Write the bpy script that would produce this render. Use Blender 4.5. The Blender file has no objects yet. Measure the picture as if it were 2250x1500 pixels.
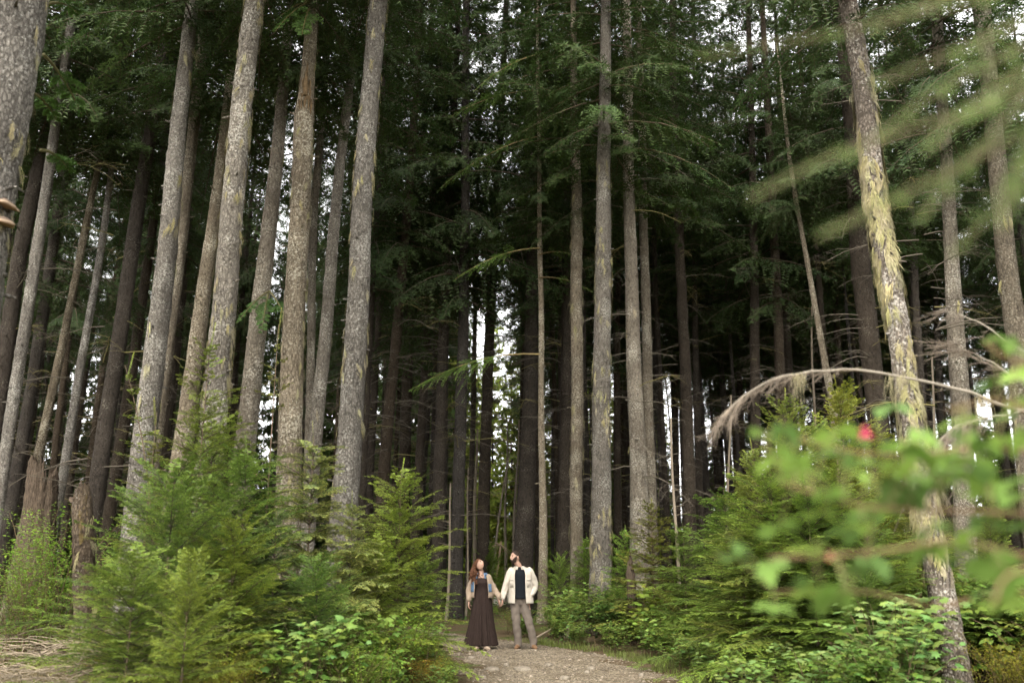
import bpy, math, random
import numpy as np
from mathutils import Vector, Matrix

# ------------------------------------------------------------------ camera, sky, sun, exposure
SC = bpy.context.scene
COL = SC.collection
CAM_H, PITCH, FPX = 1.5, math.radians(13.9), 2000.0
cam_d = bpy.data.cameras.new("camera")
cam_d.lens, cam_d.sensor_width = 32.0, 36.0
cam_d.clip_start, cam_d.clip_end = 0.05, 3000.0
cam_d.dof.use_dof = True
cam_d.dof.focus_distance = 16.5
cam_d.dof.aperture_fstop = 1.25
cam = bpy.data.objects.new("camera", cam_d)
COL.objects.link(cam)
cam.location = (0, 0, CAM_H)
cam.rotation_euler = (math.radians(90) + PITCH, 0, 0)
SC.camera = cam

SUN_ELEV, SUN_AZ = math.radians(52), math.radians(200)      # high, behind the camera and a little to its left
world = bpy.data.worlds.new("World")
SC.world = world
world.use_nodes = True
wn, wl = world.node_tree.nodes, world.node_tree.links
wn.clear()
sky = wn.new("ShaderNodeTexSky")
sky.sky_type = 'NISHITA'
sky.sun_disc = False
sky.sun_elevation, sky.sun_rotation = SUN_ELEV, SUN_AZ
sky.air_density, sky.dust_density, sky.ozone_density = 1.0, 1.0, 1.0
hsv = wn.new("ShaderNodeHueSaturation")
hsv.inputs["Saturation"].default_value = 0.0               # an even, white overcast
bg = wn.new("ShaderNodeBackground")
bg.inputs["Strength"].default_value = 0.12
wo = wn.new("ShaderNodeOutputWorld")
wl.new(sky.outputs[0], hsv.inputs["Color"])
wl.new(hsv.outputs[0], bg.inputs["Color"])
wl.new(bg.outputs[0], wo.inputs["Surface"])

sun_d = bpy.data.lights.new("sun", 'SUN')
sun_d.energy, sun_d.angle, sun_d.color = 1.5, math.radians(50), (1.0, 0.93, 0.80)
sun = bpy.data.objects.new("sun", sun_d)
COL.objects.link(sun)
sdir = Vector((math.cos(SUN_ELEV) * math.sin(SUN_AZ), math.cos(SUN_ELEV) * math.cos(SUN_AZ), math.sin(SUN_ELEV)))
sun.rotation_euler = sdir.to_track_quat('Z', 'Y').to_euler()
sun.location = (0, -20, 40)

vs = SC.view_settings
vs.view_transform, vs.look, vs.gamma, vs.exposure, vs.use_curve_mapping = 'Standard', 'None', 1.0, 2.6, False
SC.cycles.max_bounces = 3
SC.cycles.diffuse_bounces = 2
SC.cycles.glossy_bounces = 1
SC.cycles.transmission_bounces = 2
SC.cycles.caustics_reflective = False
SC.cycles.caustics_refractive = False
SC.cycles.use_denoising = True
SC.cycles.use_adaptive_sampling = True
SC.cycles.adaptive_threshold = 0.05
SC.cycles.sample_clamp_indirect = 4.0

# ------------------------------------------------------------------ helpers
def pix(px, py, Y):
    """the world point seen at a photograph pixel, Y metres ahead of the camera"""
    u, v = (px - 1125) / FPX, (750 - py) / FPX
    c, s = math.cos(PITCH), math.sin(PITCH)
    t = Y / (c - v * s)
    return Vector((u * t, Y, CAM_H + (s + v * c) * t))

def wpx(px, py, w, Y):
    v = (750 - py) / FPX
    return w / FPX * Y / (math.cos(PITCH) - v * math.sin(PITCH))

def tag(o, label=None, cat=None, group=None, kind=None):
    if label: o["label"] = label
    if cat: o["category"] = cat
    if group: o["group"] = group
    if kind: o["kind"] = kind
    return o

def empty(name, loc=(0, 0, 0), rz=0.0):
    o = bpy.data.objects.new(name, None)
    o.empty_display_size = 0.2
    COL.objects.link(o)
    o.location, o.rotation_euler = loc, (0, 0, rz)
    return o

def link(name, me, parent=None, loc=None, rot=None, scale=None):
    o = bpy.data.objects.new(name, me)
    COL.objects.link(o)
    if parent: o.parent = parent
    if loc is not None: o.location = loc
    if rot is not None: o.rotation_euler = rot
    if scale is not None: o.scale = scale
    return o

def copy_tree(o, parent=None):
    c = o.copy()
    COL.objects.link(c)
    c.parent = parent
    for ch in o.children:
        copy_tree(ch, c)
    return c

def nrm(a):
    return a / np.maximum(np.linalg.norm(a, axis=-1, keepdims=True), 1e-9)

class MB:
    """collects triangle/quad soup as numpy arrays and builds ONE mesh, with a per-vertex colour"""
    def __init__(self):
        self.v, self.f3, self.f4, self.c, self.n = [], [], [], [], 0
    def add(self, v, f, c=(1, 1, 1)):
        v = np.asarray(v, float).reshape(-1, 3)
        f = np.asarray(f, int)
        c = np.broadcast_to(np.asarray(c, float), v.shape)
        (self.f3 if f.shape[1] == 3 else self.f4).append(f + self.n)
        self.v.append(v); self.c.append(c); self.n += len(v)
    def tris(self, T, c):
        """T: (N,3,3) triangles, c: (N,3) or (N,3,3) colours"""
        n = len(T)
        if n == 0: return
        c = np.asarray(c, float)
        if c.ndim == 2: c = np.repeat(c[:, None, :], 3, axis=1)
        self.add(T.reshape(-1, 3), np.arange(3 * n).reshape(-1, 3), c.reshape(-1, 3))
    def tube(self, pts, rad, seg=8, c=(1, 1, 1), cap=True):
        pts = np.asarray(pts, float); rad = np.broadcast_to(np.asarray(rad, float), (len(pts),))
        t = nrm(np.gradient(pts, axis=0))
        ref = np.array([1.0, 0, 0]) if abs(t[0][0]) < 0.8 else np.array([0, 1.0, 0])
        a = nrm(np.cross(t, ref)); b = np.cross(t, a)
        th = np.linspace(0, 2 * math.pi, seg, endpoint=False)
        V = pts[:, None] + rad[:, None, None] * (np.cos(th)[None, :, None] * a[:, None] + np.sin(th)[None, :, None] * b[:, None])
        n = len(pts)
        i = np.arange(n - 1)[:, None] * seg; j = np.arange(seg)[None]; k = (j + 1) % seg
        F = np.stack([i + j, i + k, i + seg + k, i + seg + j], -1).reshape(-1, 4)
        V = V.reshape(-1, 3)
        off = self.n
        self.add(V, F, c)
        if cap:
            for base, ring in ((0, np.arange(seg)[::-1]), (n - 1, np.arange(seg))):
                cpt = pts[base] + (t[base] if base else -t[base]) * rad[base] * 0.5
                idx = base * seg + ring
                P = V[idx]
                T = np.stack([P, np.roll(P, -1, axis=0), np.broadcast_to(cpt, P.shape)], 1)
                self.tris(T, np.broadcast_to(np.asarray(c, float), (len(T), 3)))
    def mesh(self, name, mat, smooth=False):
        me = bpy.data.meshes.new(name)
        V = np.concatenate(self.v); C = np.concatenate(self.c)
        F = [np.concatenate(x) if x else np.zeros((0, k), int) for x, k in ((self.f3, 3), (self.f4, 4))]
        tot = np.concatenate([np.full(len(F[0]), 3), np.full(len(F[1]), 4)])
        loops = np.concatenate([F[0].ravel(), F[1].ravel()])
        me.vertices.add(len(V)); me.vertices.foreach_set("co", V.astype(np.float32).ravel())
        me.loops.add(len(loops)); me.loops.foreach_set("vertex_index", loops.astype(np.int32))
        me.polygons.add(len(tot))
        me.polygons.foreach_set("loop_start", np.concatenate([[0], np.cumsum(tot)[:-1]]).astype(np.int32))
        me.polygons.foreach_set("loop_total", tot.astype(np.int32))
        if smooth: me.polygons.foreach_set("use_smooth", np.ones(len(tot), bool))
        at = me.color_attributes.new("Col", 'FLOAT_COLOR', 'POINT')
        at.data.foreach_set("color", np.concatenate([C, np.ones((len(C), 1))], 1).astype(np.float32).ravel())
        me.update(calc_edges=True)
        me.materials.append(mat)
        return me

# ------------------------------------------------------------------ materials
def new_mat(name):
    m = bpy.data.materials.new(name)
    m.use_nodes = True
    nt = m.node_tree
    nt.nodes.clear()
    return m, nt.nodes, nt.links

def N(nodes, kind, **kw):
    n = nodes.new(kind)
    for k, v in kw.items():
        if k in n.inputs: n.inputs[k].default_value = v
        else: setattr(n, k, v)
    return n

def ramp(nodes, stops):
    r = nodes.new("ShaderNodeValToRGB")
    e = r.color_ramp.elements
    while len(e) < len(stops): e.new(0.5)
    for i, (p, c) in enumerate(stops):
        e[i].position = p; e[i].color = (*c, 1) if len(c) == 3 else c
    return r

def foliage_mat(name, trans=0.3, rough=0.55, spec=0.25):
    m, n, l = new_mat(name)
    at = N(n, "ShaderNodeAttribute", attribute_name="Col")
    oi = N(n, "ShaderNodeObjectInfo")
    mx = N(n, "ShaderNodeMix", data_type='RGBA', blend_type='MULTIPLY'); mx.inputs[0].default_value = 1.0
    l.new(at.outputs["Color"], mx.inputs[6]); l.new(oi.outputs["Color"], mx.inputs[7])
    p = N(n, "ShaderNodeBsdfPrincipled", Roughness=rough)
    p.inputs["Specular IOR Level"].default_value = spec
    t = N(n, "ShaderNodeBsdfTranslucent")
    ms = N(n, "ShaderNodeMixShader"); ms.inputs[0].default_value = trans
    o = N(n, "ShaderNodeOutputMaterial")
    l.new(mx.outputs[2], p.inputs["Base Color"]); l.new(mx.outputs[2], t.inputs["Color"])
    l.new(p.outputs[0], ms.inputs[1]); l.new(t.outputs[0], ms.inputs[2]); l.new(ms.outputs[0], o.inputs["Surface"])
    return m

def bark_mat(name, base, pale, dark, moss=0.0, fleck=0.5, mosscol=(0.17, 0.15, 0.05)):
    m, n, l = new_mat(name)
    tc = N(n, "ShaderNodeTexCoord"); oi = N(n, "ShaderNodeObjectInfo")
    off = N(n, "ShaderNodeVectorMath", operation='SCALE'); off.inputs[0].default_value = (31.0, 17.0, 53.0)
    l.new(oi.outputs["Random"], off.inputs["Scale"])
    ad = N(n, "ShaderNodeVectorMath", operation='ADD')
    l.new(tc.outputs["Object"], ad.inputs[0]); l.new(off.outputs[0], ad.inputs[1])
    mp = N(n, "ShaderNodeMapping"); mp.inputs["Scale"].default_value = (1, 1, 0.45)
    l.new(ad.outputs[0], mp.inputs["Vector"])
    # scaly plates
    ns = N(n, "ShaderNodeTexNoise", Scale=22.0, Detail=6.0, Roughness=0.72); l.new(mp.outputs[0], ns.inputs["Vector"])
    ds = N(n, "ShaderNodeVectorMath", operation='SCALE'); ds.inputs["Scale"].default_value = 0.06; l.new(ns.outputs["Color"], ds.inputs[0])
    dv = N(n, "ShaderNodeVectorMath", operation='ADD'); l.new(mp.outputs[0], dv.inputs[0]); l.new(ds.outputs[0], dv.inputs[1])
    vo = N(n, "ShaderNodeTexVoronoi", Scale=30.0, feature='DISTANCE_TO_EDGE'); l.new(dv.outputs[0], vo.inputs["Vector"])
    r1 = ramp(n, [(0.30, dark), (0.48, base), (0.75, tuple(min(1, b * 1.5) for b in base))])
    l.new(ns.outputs["Fac"], r1.inputs["Fac"])
    # dark cracks between the plates
    rc = ramp(n, [(0.0, (0.45, 0.43, 0.4)), (0.16, (1, 1, 1))]); l.new(vo.outputs["Distance"], rc.inputs["Fac"])
    m1 = N(n, "ShaderNodeMix", data_type='RGBA', blend_type='MULTIPLY'); m1.inputs[0].default_value = 0.6
    l.new(r1.outputs[0], m1.inputs[6]); l.new(rc.outputs[0], m1.inputs[7])
    # crusty pale lichen: small flecks gathered in broad patches
    n2 = N(n, "ShaderNodeTexNoise", Scale=30.0, Detail=3.0, Roughness=0.65); l.new(ad.outputs[0], n2.inputs["Vector"])
    n3 = N(n, "ShaderNodeTexNoise", Scale=1.7, Detail=3.0); l.new(ad.outputs[0], n3.inputs["Vector"])
    sm = N(n, "ShaderNodeMath", operation='MULTIPLY_ADD'); sm.inputs[1].default_value = 0.55
    l.new(n3.outputs["Fac"], sm.inputs[0]); l.new(n2.outputs["Fac"], sm.inputs[2])
    t0 = 0.98 - 0.26 * fleck
    rf = ramp(n, [(t0 - 0.02, (0, 0, 0)), (t0 + 0.13, (1, 1, 1))]); l.new(sm.outputs[0], rf.inputs["Fac"])
    m2 = N(n, "ShaderNodeMix", data_type='RGBA'); l.new(rf.outputs[0], m2.inputs[0])
    l.new(m1.outputs[2], m2.inputs[6]); m2.inputs[7].default_value = (*pale, 1)
    last = m2.outputs[2]
    if moss > 0:
        n4 = N(n, "ShaderNodeTexNoise", Scale=5.0, Detail=6.0, Roughness=0.7); l.new(mp.outputs[0], n4.inputs["Vector"])
        rm = ramp(n, [(0.62 - 0.2 * moss, (0, 0, 0)), (0.72 - 0.2 * moss, (1, 1, 1))]); l.new(n4.outputs["Fac"], rm.inputs["Fac"])
        m3 = N(n, "ShaderNodeMix", data_type='RGBA'); l.new(rm.outputs[0], m3.inputs[0])
        l.new(last, m3.inputs[6]); m3.inputs[7].default_value = (*mosscol, 1)
        last = m3.outputs[2]
    # broad dark and grey zones, and one tree differs from the next
    n5 = N(n, "ShaderNodeTexNoise", Scale=0.9, Detail=4.0, Roughness=0.6); l.new(ad.outputs[0], n5.inputs["Vector"])
    r5 = ramp(n, [(0.3, (0.62, 0.60, 0.58)), (0.7, (1.15, 1.14, 1.12))]); l.new(n5.outputs["Fac"], r5.inputs["Fac"])
    m5 = N(n, "ShaderNodeMix", data_type='RGBA', blend_type='MULTIPLY'); m5.inputs[0].default_value = 1.0; l.new(last, m5.inputs[6]); l.new(r5.outputs[0], m5.inputs[7])
    hs5 = N(n, "ShaderNodeHueSaturation"); fr5 = N(n, "ShaderNodeMath", operation='FRACT'); mu5 = N(n, "ShaderNodeMath", operation='MULTIPLY'); mu5.inputs[1].default_value = 7.31
    l.new(oi.outputs["Random"], mu5.inputs[0]); l.new(mu5.outputs[0], fr5.inputs[0])
    mr5 = N(n, "ShaderNodeMapRange"); mr5.inputs[3].default_value = 0.55; mr5.inputs[4].default_value = 1.15; l.new(fr5.outputs[0], mr5.inputs[0]); l.new(mr5.outputs[0], hs5.inputs["Saturation"]); l.new(m5.outputs[2], hs5.inputs["Color"])
    last = hs5.outputs[0]
    rv = N(n, "ShaderNodeMapRange"); rv.inputs[3].default_value = 0.78; rv.inputs[4].default_value = 1.15
    l.new(oi.outputs["Random"], rv.inputs[0])
    m4 = N(n, "ShaderNodeVectorMath", operation='SCALE'); l.new(last, m4.inputs[0]); l.new(rv.outputs[0], m4.inputs["Scale"])
    p = N(n, "ShaderNodeBsdfPrincipled", Roughness=0.9); p.inputs["Specular IOR Level"].default_value = 0.15
    l.new(m4.outputs[0], p.inputs["Base Color"])
    bm = N(n, "ShaderNodeBump", Strength=1.0, Distance=0.03)
    hs = N(n, "ShaderNodeMath", operation='ADD'); l.new(ns.outputs["Fac"], hs.inputs[0]); l.new(rc.outputs[0], hs.inputs[1])
    l.new(hs.outputs[0], bm.inputs["Height"]); l.new(bm.outputs[0], p.inputs["Normal"])
    o = N(n, "ShaderNodeOutputMaterial"); l.new(p.outputs[0], o.inputs["Surface"])
    return m

def plain_mat(name, col, rough=0.8, noise=0.15, scale=40.0, bump=0.0, stretch=(1, 1, 1), spec=0.12):
    m, n, l = new_mat(name)
    tc = N(n, "ShaderNodeTexCoord")
    mp = N(n, "ShaderNodeMapping"); mp.inputs["Scale"].default_value = stretch; l.new(tc.outputs["Object"], mp.inputs["Vector"])
    ns = N(n, "ShaderNodeTexNoise", Scale=scale, Detail=4.0, Roughness=0.65); l.new(mp.outputs[0], ns.inputs["Vector"])
    lo = tuple(max(0, c * (1 - 2 * noise)) for c in col); hi = tuple(min(1, c * (1 + 2 * noise)) for c in col)
    r = ramp(n, [(0.25, lo), (0.75, hi)]); l.new(ns.outputs["Fac"], r.inputs["Fac"])
    p = N(n, "ShaderNodeBsdfPrincipled", Roughness=rough); p.inputs["Specular IOR Level"].default_value = spec
    l.new(r.outputs[0], p.inputs["Base Color"])
    if bump:
        b = N(n, "ShaderNodeBump", Strength=bump, Distance=0.01); l.new(ns.outputs["Fac"], b.inputs["Height"]); l.new(b.outputs[0], p.inputs["Normal"])
    o = N(n, "ShaderNodeOutputMaterial"); l.new(p.outputs[0], o.inputs["Surface"])
    return m

def attr_mat(name, rough=0.85, spec=0.2, noise=0.25, scale=60.0):
    m, n, l = new_mat(name)
    at = N(n, "ShaderNodeAttribute", attribute_name="Col")
    tc = N(n, "ShaderNodeTexCoord")
    ns = N(n, "ShaderNodeTexNoise", Scale=scale, Detail=4.0); l.new(tc.outputs["Object"], ns.inputs["Vector"])
    mr = N(n, "ShaderNodeMapRange"); mr.inputs[1].default_value = 0.25; mr.inputs[2].default_value = 0.75
    mr.inputs[3].default_value = 1 - noise; mr.inputs[4].default_value = 1 + noise; l.new(ns.outputs["Fac"], mr.inputs[0])
    sc = N(n, "ShaderNodeVectorMath", operation='SCALE'); l.new(at.outputs["Color"], sc.inputs[0]); l.new(mr.outputs[0], sc.inputs["Scale"])
    p = N(n, "ShaderNodeBsdfPrincipled", Roughness=rough); p.inputs["Specular IOR Level"].default_value = spec
    l.new(sc.outputs[0], p.inputs["Base Color"])
    o = N(n, "ShaderNodeOutputMaterial"); l.new(p.outputs[0], o.inputs["Surface"])
    return m

M_NEEDLE = foliage_mat("needles", 0.35, 0.6, 0.2)
M_LEAF = foliage_mat("leaves", 0.4, 0.5, 0.3)
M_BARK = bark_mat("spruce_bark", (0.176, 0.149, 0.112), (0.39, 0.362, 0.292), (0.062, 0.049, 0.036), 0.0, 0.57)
M_BARK_FAR = bark_mat("shade_darkened_bark", (0.058, 0.045, 0.033), (0.17, 0.15, 0.115), (0.020, 0.015, 0.011), 0.0, 0.30)  # bark colour darkened to stand in for the shade inside the stand
M_BARK_MOSS = bark_mat("mossy_bark", (0.15, 0.122, 0.095), (0.40, 0.37, 0.32), (0.05, 0.038, 0.03), 0.15, 0.6, (0.23, 0.20, 0.085))
M_BARK_SNAG = bark_mat("snag_bark", (0.10, 0.073, 0.047), (0.24, 0.21, 0.17), (0.04, 0.027, 0.02), 0.35, 0.3, (0.14, 0.10, 0.025))
M_ROT = plain_mat("rotten_wood", (0.072, 0.054, 0.039), 0.95, 0.48, 9.0, 0.9, (6, 6, 0.6))
M_TWIG = attr_mat("twigs", 0.9, 0.15)
M_LICHEN = attr_mat("hanging_lichen", 0.95, 0.05, 0.25, 30.0)

def ground_mat():
    m, n, l = new_mat("forest_floor")
    tc = N(n, "ShaderNodeTexCoord")
    a = N(n, "ShaderNodeTexNoise", Scale=0.9, Detail=6.0, Roughness=0.65); l.new(tc.outputs["Object"], a.inputs["Vector"])
    b = N(n, "ShaderNodeTexNoise", Scale=26.0, Detail=5.0, Roughness=0.7); l.new(tc.outputs["Object"], b.inputs["Vector"])
    r1 = ramp(n, [(0.3, (0.035, 0.024, 0.014)), (0.5, (0.085, 0.06, 0.035)), (0.72, (0.15, 0.115, 0.07))]); l.new(b.outputs["Fac"], r1.inputs["Fac"])
    r2 = ramp(n, [(0.3, (0.03, 0.045, 0.012)), (0.7, (0.10, 0.12, 0.03))]); l.new(b.outputs["Fac"], r2.inputs["Fac"])
    r3 = ramp(n, [(0.47, (0, 0, 0)), (0.6, (1, 1, 1))]); l.new(a.outputs["Fac"], r3.inputs["Fac"])
    mx = N(n, "ShaderNodeMix", data_type='RGBA'); l.new(r3.outputs[0], mx.inputs[0]); l.new(r1.outputs[0], mx.inputs[6]); l.new(r2.outputs[0], mx.inputs[7])
    p = N(n, "ShaderNodeBsdfPrincipled", Roughness=0.95); p.inputs["Specular IOR Level"].default_value = 0.1
    l.new(mx.outputs[2], p.inputs["Base Color"])
    bp = N(n, "ShaderNodeBump", Strength=1.0, Distance=0.05); l.new(b.outputs["Fac"], bp.inputs["Height"]); l.new(bp.outputs[0], p.inputs["Normal"])
    o = N(n, "ShaderNodeOutputMaterial"); l.new(p.outputs[0], o.inputs["Surface"])
    return m

def path_mat():
    m, n, l = new_mat("gravel_path")
    tc = N(n, "ShaderNodeTexCoord")
    v = N(n, "ShaderNodeTexVoronoi", Scale=32.0); l.new(tc.outputs["Object"], v.inputs["Vector"])
    a = N(n, "ShaderNodeTexNoise", Scale=1.3, Detail=5.0); l.new(tc.outputs["Object"], a.inputs["Vector"])
    b = N(n, "ShaderNodeTexNoise", Scale=70.0, Detail=4.0); l.new(tc.outputs["Object"], b.inputs["Vector"])
    sp = N(n, "ShaderNodeSeparateColor"); l.new(v.outputs["Color"], sp.inputs[0])
    r1 = ramp(n, [(0.0, (0.075, 0.061, 0.046)), (0.5, (0.145, 0.12, 0.09)), (1.0, (0.25, 0.218, 0.175))]); l.new(sp.outputs[0], r1.inputs["Fac"])
    r2 = ramp(n, [(0.35, (0.72, 0.68, 0.6)), (0.65, (1.1, 1.08, 1.02))]); l.new(a.outputs["Fac"], r2.inputs["Fac"])
    mx = N(n, "ShaderNodeMix", data_type='RGBA', blend_type='MULTIPLY'); mx.inputs[0].default_value = 1.0
    l.new(r1.outputs[0], mx.inputs[6]); l.new(r2.outputs[0], mx.inputs[7])
    p = N(n, "ShaderNodeBsdfPrincipled", Roughness=0.95); p.inputs["Specular IOR Level"].default_value = 0.15
    l.new(mx.outputs[2], p.inputs["Base Color"])
    ad = N(n, "ShaderNodeMath", operation='ADD'); l.new(v.outputs["Distance"], ad.inputs[0]); l.new(b.outputs["Fac"], ad.inputs[1])
    bp = N(n, "ShaderNodeBump", Strength=0.8, Distance=0.02); bp.invert = True; l.new(ad.outputs[0], bp.inputs["Height"]); l.new(bp.outputs[0], p.inputs["Normal"])
    o = N(n, "ShaderNodeOutputMaterial"); l.new(p.outputs[0], o.inputs["Surface"])
    return m

# ------------------------------------------------------------------ ground and path
PC = np.array([(0, 0.2), (8, 0.6), (12, 0.75), (15, 0.62), (17, 0.2), (18.5, -0.35), (20, -1.1), (22, -2.2), (25, -4.2), (30, -8.5), (36, -14)])
PW = np.array([(0, 1.3), (12, 1.5), (15, 1.55), (17.5, 1.35), (20, 1.0), (25, 0.9), (36, 0.8)])
def pcx(y): return np.interp(y, PC[:, 0], PC[:, 1])
def pwid(y): return np.interp(y, PW[:, 0], PW[:, 1])
def sstep(a, b, x):
    t = np.clip((x - a) / (b - a), 0, 1); return t * t * (3 - 2 * t)
def gz(x, y):
    x = np.asarray(x, float); y = np.asarray(y, float)
    d = np.abs(x - pcx(y)) - pwid(y)
    nz = 0.5 * np.sin(0.9 * x + 0.5 * y) + 0.35 * np.sin(1.7 * y - 0.8 * x + 1.3) + 0.25 * np.sin(2.9 * x + 2.1 * y)
    k = np.where(y < 36, sstep(0.0, 2.2, d), 1.0)
    return k * (0.10 + 0.06 * nz) + sstep(60, 110, y) * 0.03 * (y - 60) * 0.2

def axis_steps(lo, hi, mid_lo, mid_hi, fine, coarse):
    return np.unique(np.concatenate([np.arange(lo, mid_lo, coarse), np.arange(mid_lo, mid_hi, fine), np.arange(mid_hi, hi + coarse, coarse)]))
gx = axis_steps(-800, 800, -14, 14, 0.3, 16); gy = axis_steps(-120, 1400, 2, 30, 0.3, 16)
XX, YY = np.meshgrid(gx, gy)
mb = MB()
w_, h_ = len(gx), len(gy)
idx = np.arange(w_ * h_).reshape(h_, w_)
mb.add(np.stack([XX, YY, gz(XX, YY)], -1), np.stack([idx[:-1, :-1], idx[:-1, 1:], idx[1:, 1:], idx[1:, :-1]], -1).reshape(-1, 4))
tag(link("ground", mb.mesh("ground", ground_mat(), True)), "dark mossy forest floor under the conifers", kind="structure")

rng = np.random.default_rng(7)
mb = MB()
ys = np.arange(1.0, 34.0, 0.15); ncol = 17
P = []
for y in ys:
    e = 0.12 * math.sin(2.3 * y) + 0.08 * math.sin(5.1 * y + 1); e2 = 0.12 * math.sin(1.9 * y + 2) + 0.08 * math.sin(4.3 * y)
    xs = np.linspace(pcx(y) - pwid(y) - 0.15 + e, pcx(y) + pwid(y) + 0.15 + e2, ncol)
    zz = gz(xs, y) + 0.03 * np.cos((np.linspace(-1, 1, ncol)) * 1.5) - 0.012 + 0.008 * np.sin(xs * 5 + y * 3)
    P.append(np.stack([xs, np.full(ncol, y), zz], -1))
P = np.array(P)
idx = np.arange(P.shape[0] * ncol).reshape(-1, ncol)
mb.add(P, np.stack([idx[:-1, :-1], idx[:-1, 1:], idx[1:, 1:], idx[1:, :-1]], -1).reshape(-1, 4))
tag(link("path", mb.mesh("path", path_mat(), True)), "pale gravel footpath leading into the forest", kind="structure")
def path_z(x, y):
    t = np.clip((x - pcx(y)) / (pwid(y) + 0.15), -1, 1)
    return gz(x, y) + 0.03 * np.cos(t * 1.5) - 0.012 + 0.008 * np.sin(x * 5 + y * 3)

# ------------------------------------------------------------------ conifer foliage
def blades(mb, P, D, Nn, L, col, tip, spacing, bl, bw, droop=0.0, tipamt=0.6, rng=rng, stem=(0.06, 0.04, 0.025), stemw=0.004, fluff=0.22):
    """needle-clad twigs: P start, D direction, Nn normal, L length; rows of needles left and right of each"""
    if len(P) == 0: return
    cnt = np.maximum(2, (L / spacing).astype(int))
    rep = np.repeat(np.arange(len(P)), cnt)
    k = np.concatenate([np.arange(c) for c in cnt])
    s = (k + 0.5) / cnt[rep]
    d = D[rep]; S = nrm(np.cross(d, Nn[rep]))
    base = P[rep] + d * (L[rep] * s)[:, None]
    base[:, 2] -= droop * (L[rep] * s) ** 2
    dd = d.copy(); dd[:, 2] -= 2 * droop * L[rep] * s; dd = nrm(dd)
    for side in (1, -1):
        ang = rng.normal(0.95, 0.15, len(rep))
        nd = dd * np.cos(ang)[:, None] + S * (side * np.sin(ang))[:, None] + Nn[rep] * rng.normal(0.1, fluff, len(rep))[:, None]
        ll = bl * (1.05 - 0.45 * s) * rng.uniform(0.75, 1.2, len(rep))
        T = np.stack([base - dd * bw / 2, base + dd * bw / 2, base + nd * ll[:, None]], 1)
        t = (s ** 1.5 * tipamt)[:, None]
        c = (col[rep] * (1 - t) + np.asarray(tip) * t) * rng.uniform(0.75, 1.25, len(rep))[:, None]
        mb.tris(T, c)
    e = P + D * L[:, None]; e[:, 2] -= droop * L ** 2
    S0 = nrm(np.cross(D, Nn)) * stemw
    mb.tris(np.stack([P - S0, P + S0, e], 1), np.broadcast_to(np.asarray(stem), (len(P), 3)))

def branch_arrays(h0, az, L, e0, droop, sp2, ratio, rng, org=None, fan=0.95, hang=(-0.05, 0.10)):
    """second-order twigs of one flat conifer branch"""
    hz = np.array([math.cos(az), math.sin(az), 0.0])
    o = np.array([0, 0, h0]) if org is None else np.asarray(org, float)
    n2 = max(4, int(L / sp2))
    s = np.clip((np.arange(n2) + rng.uniform(0.2, 0.8, n2)) / n2, 0.06, 0.985)
    pos = o + hz * (L * s * math.cos(e0))[:, None]
    pos[:, 2] += L * (math.sin(e0) * s - droop * s * s)
    tan = np.tile(hz * math.cos(e0), (n2, 1)); tan[:, 2] += math.sin(e0) - 2 * droop * s
    tan = nrm(tan)
    side = np.where(np.arange(n2) % 2 == 0, 1.0, -1.0)
    S = nrm(np.cross(tan, np.array([0, 0, 1.0])))
    prof = np.minimum(1.0, 0.35 + 2.2 * s) * (1.0 - s) ** 0.75 + 0.10
    l2 = L * ratio * prof * rng.uniform(0.7, 1.2, n2)
    a = fan + rng.normal(0, 0.14, n2)
    D = nrm(tan * np.cos(a)[:, None] + S * (side * np.sin(a))[:, None] + np.array([0, 0, 1.0]) * rng.normal(*hang, n2)[:, None])
    Nn = nrm(np.cross(S, tan) + rng.normal(0, 0.15, (n2, 3)))
    Nn[Nn[:, 2] < 0] *= -1
    sp = np.linspace(0, 1, 9)
    path = o + hz * (L * sp * math.cos(e0))[:, None]; path[:, 2] += L * (math.sin(e0) * sp - droop * sp * sp)
    return pos, D, Nn, l2, s, path, tan[-1]

def third(P, D, Nn, L, fr, ratio, rng):
    oP, oD, oN, oL = [], [], [], []
    S = nrm(np.cross(D, Nn))
    for i, f in enumerate(fr):
        for side in (1, -1):
            a = rng.normal(0.85, 0.15, len(P))
            oP.append(P + D * (L * f)[:, None]); oD.append(nrm(D * np.cos(a)[:, None] + S * (side * np.sin(a))[:, None]))
            oN.append(Nn); oL.append(L * ratio * (1.15 - f) * rng.uniform(0.7, 1.25, len(P)))
    return np.concatenate(oP), np.concatenate(oD), np.concatenate(oN), np.concatenate(oL)

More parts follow.
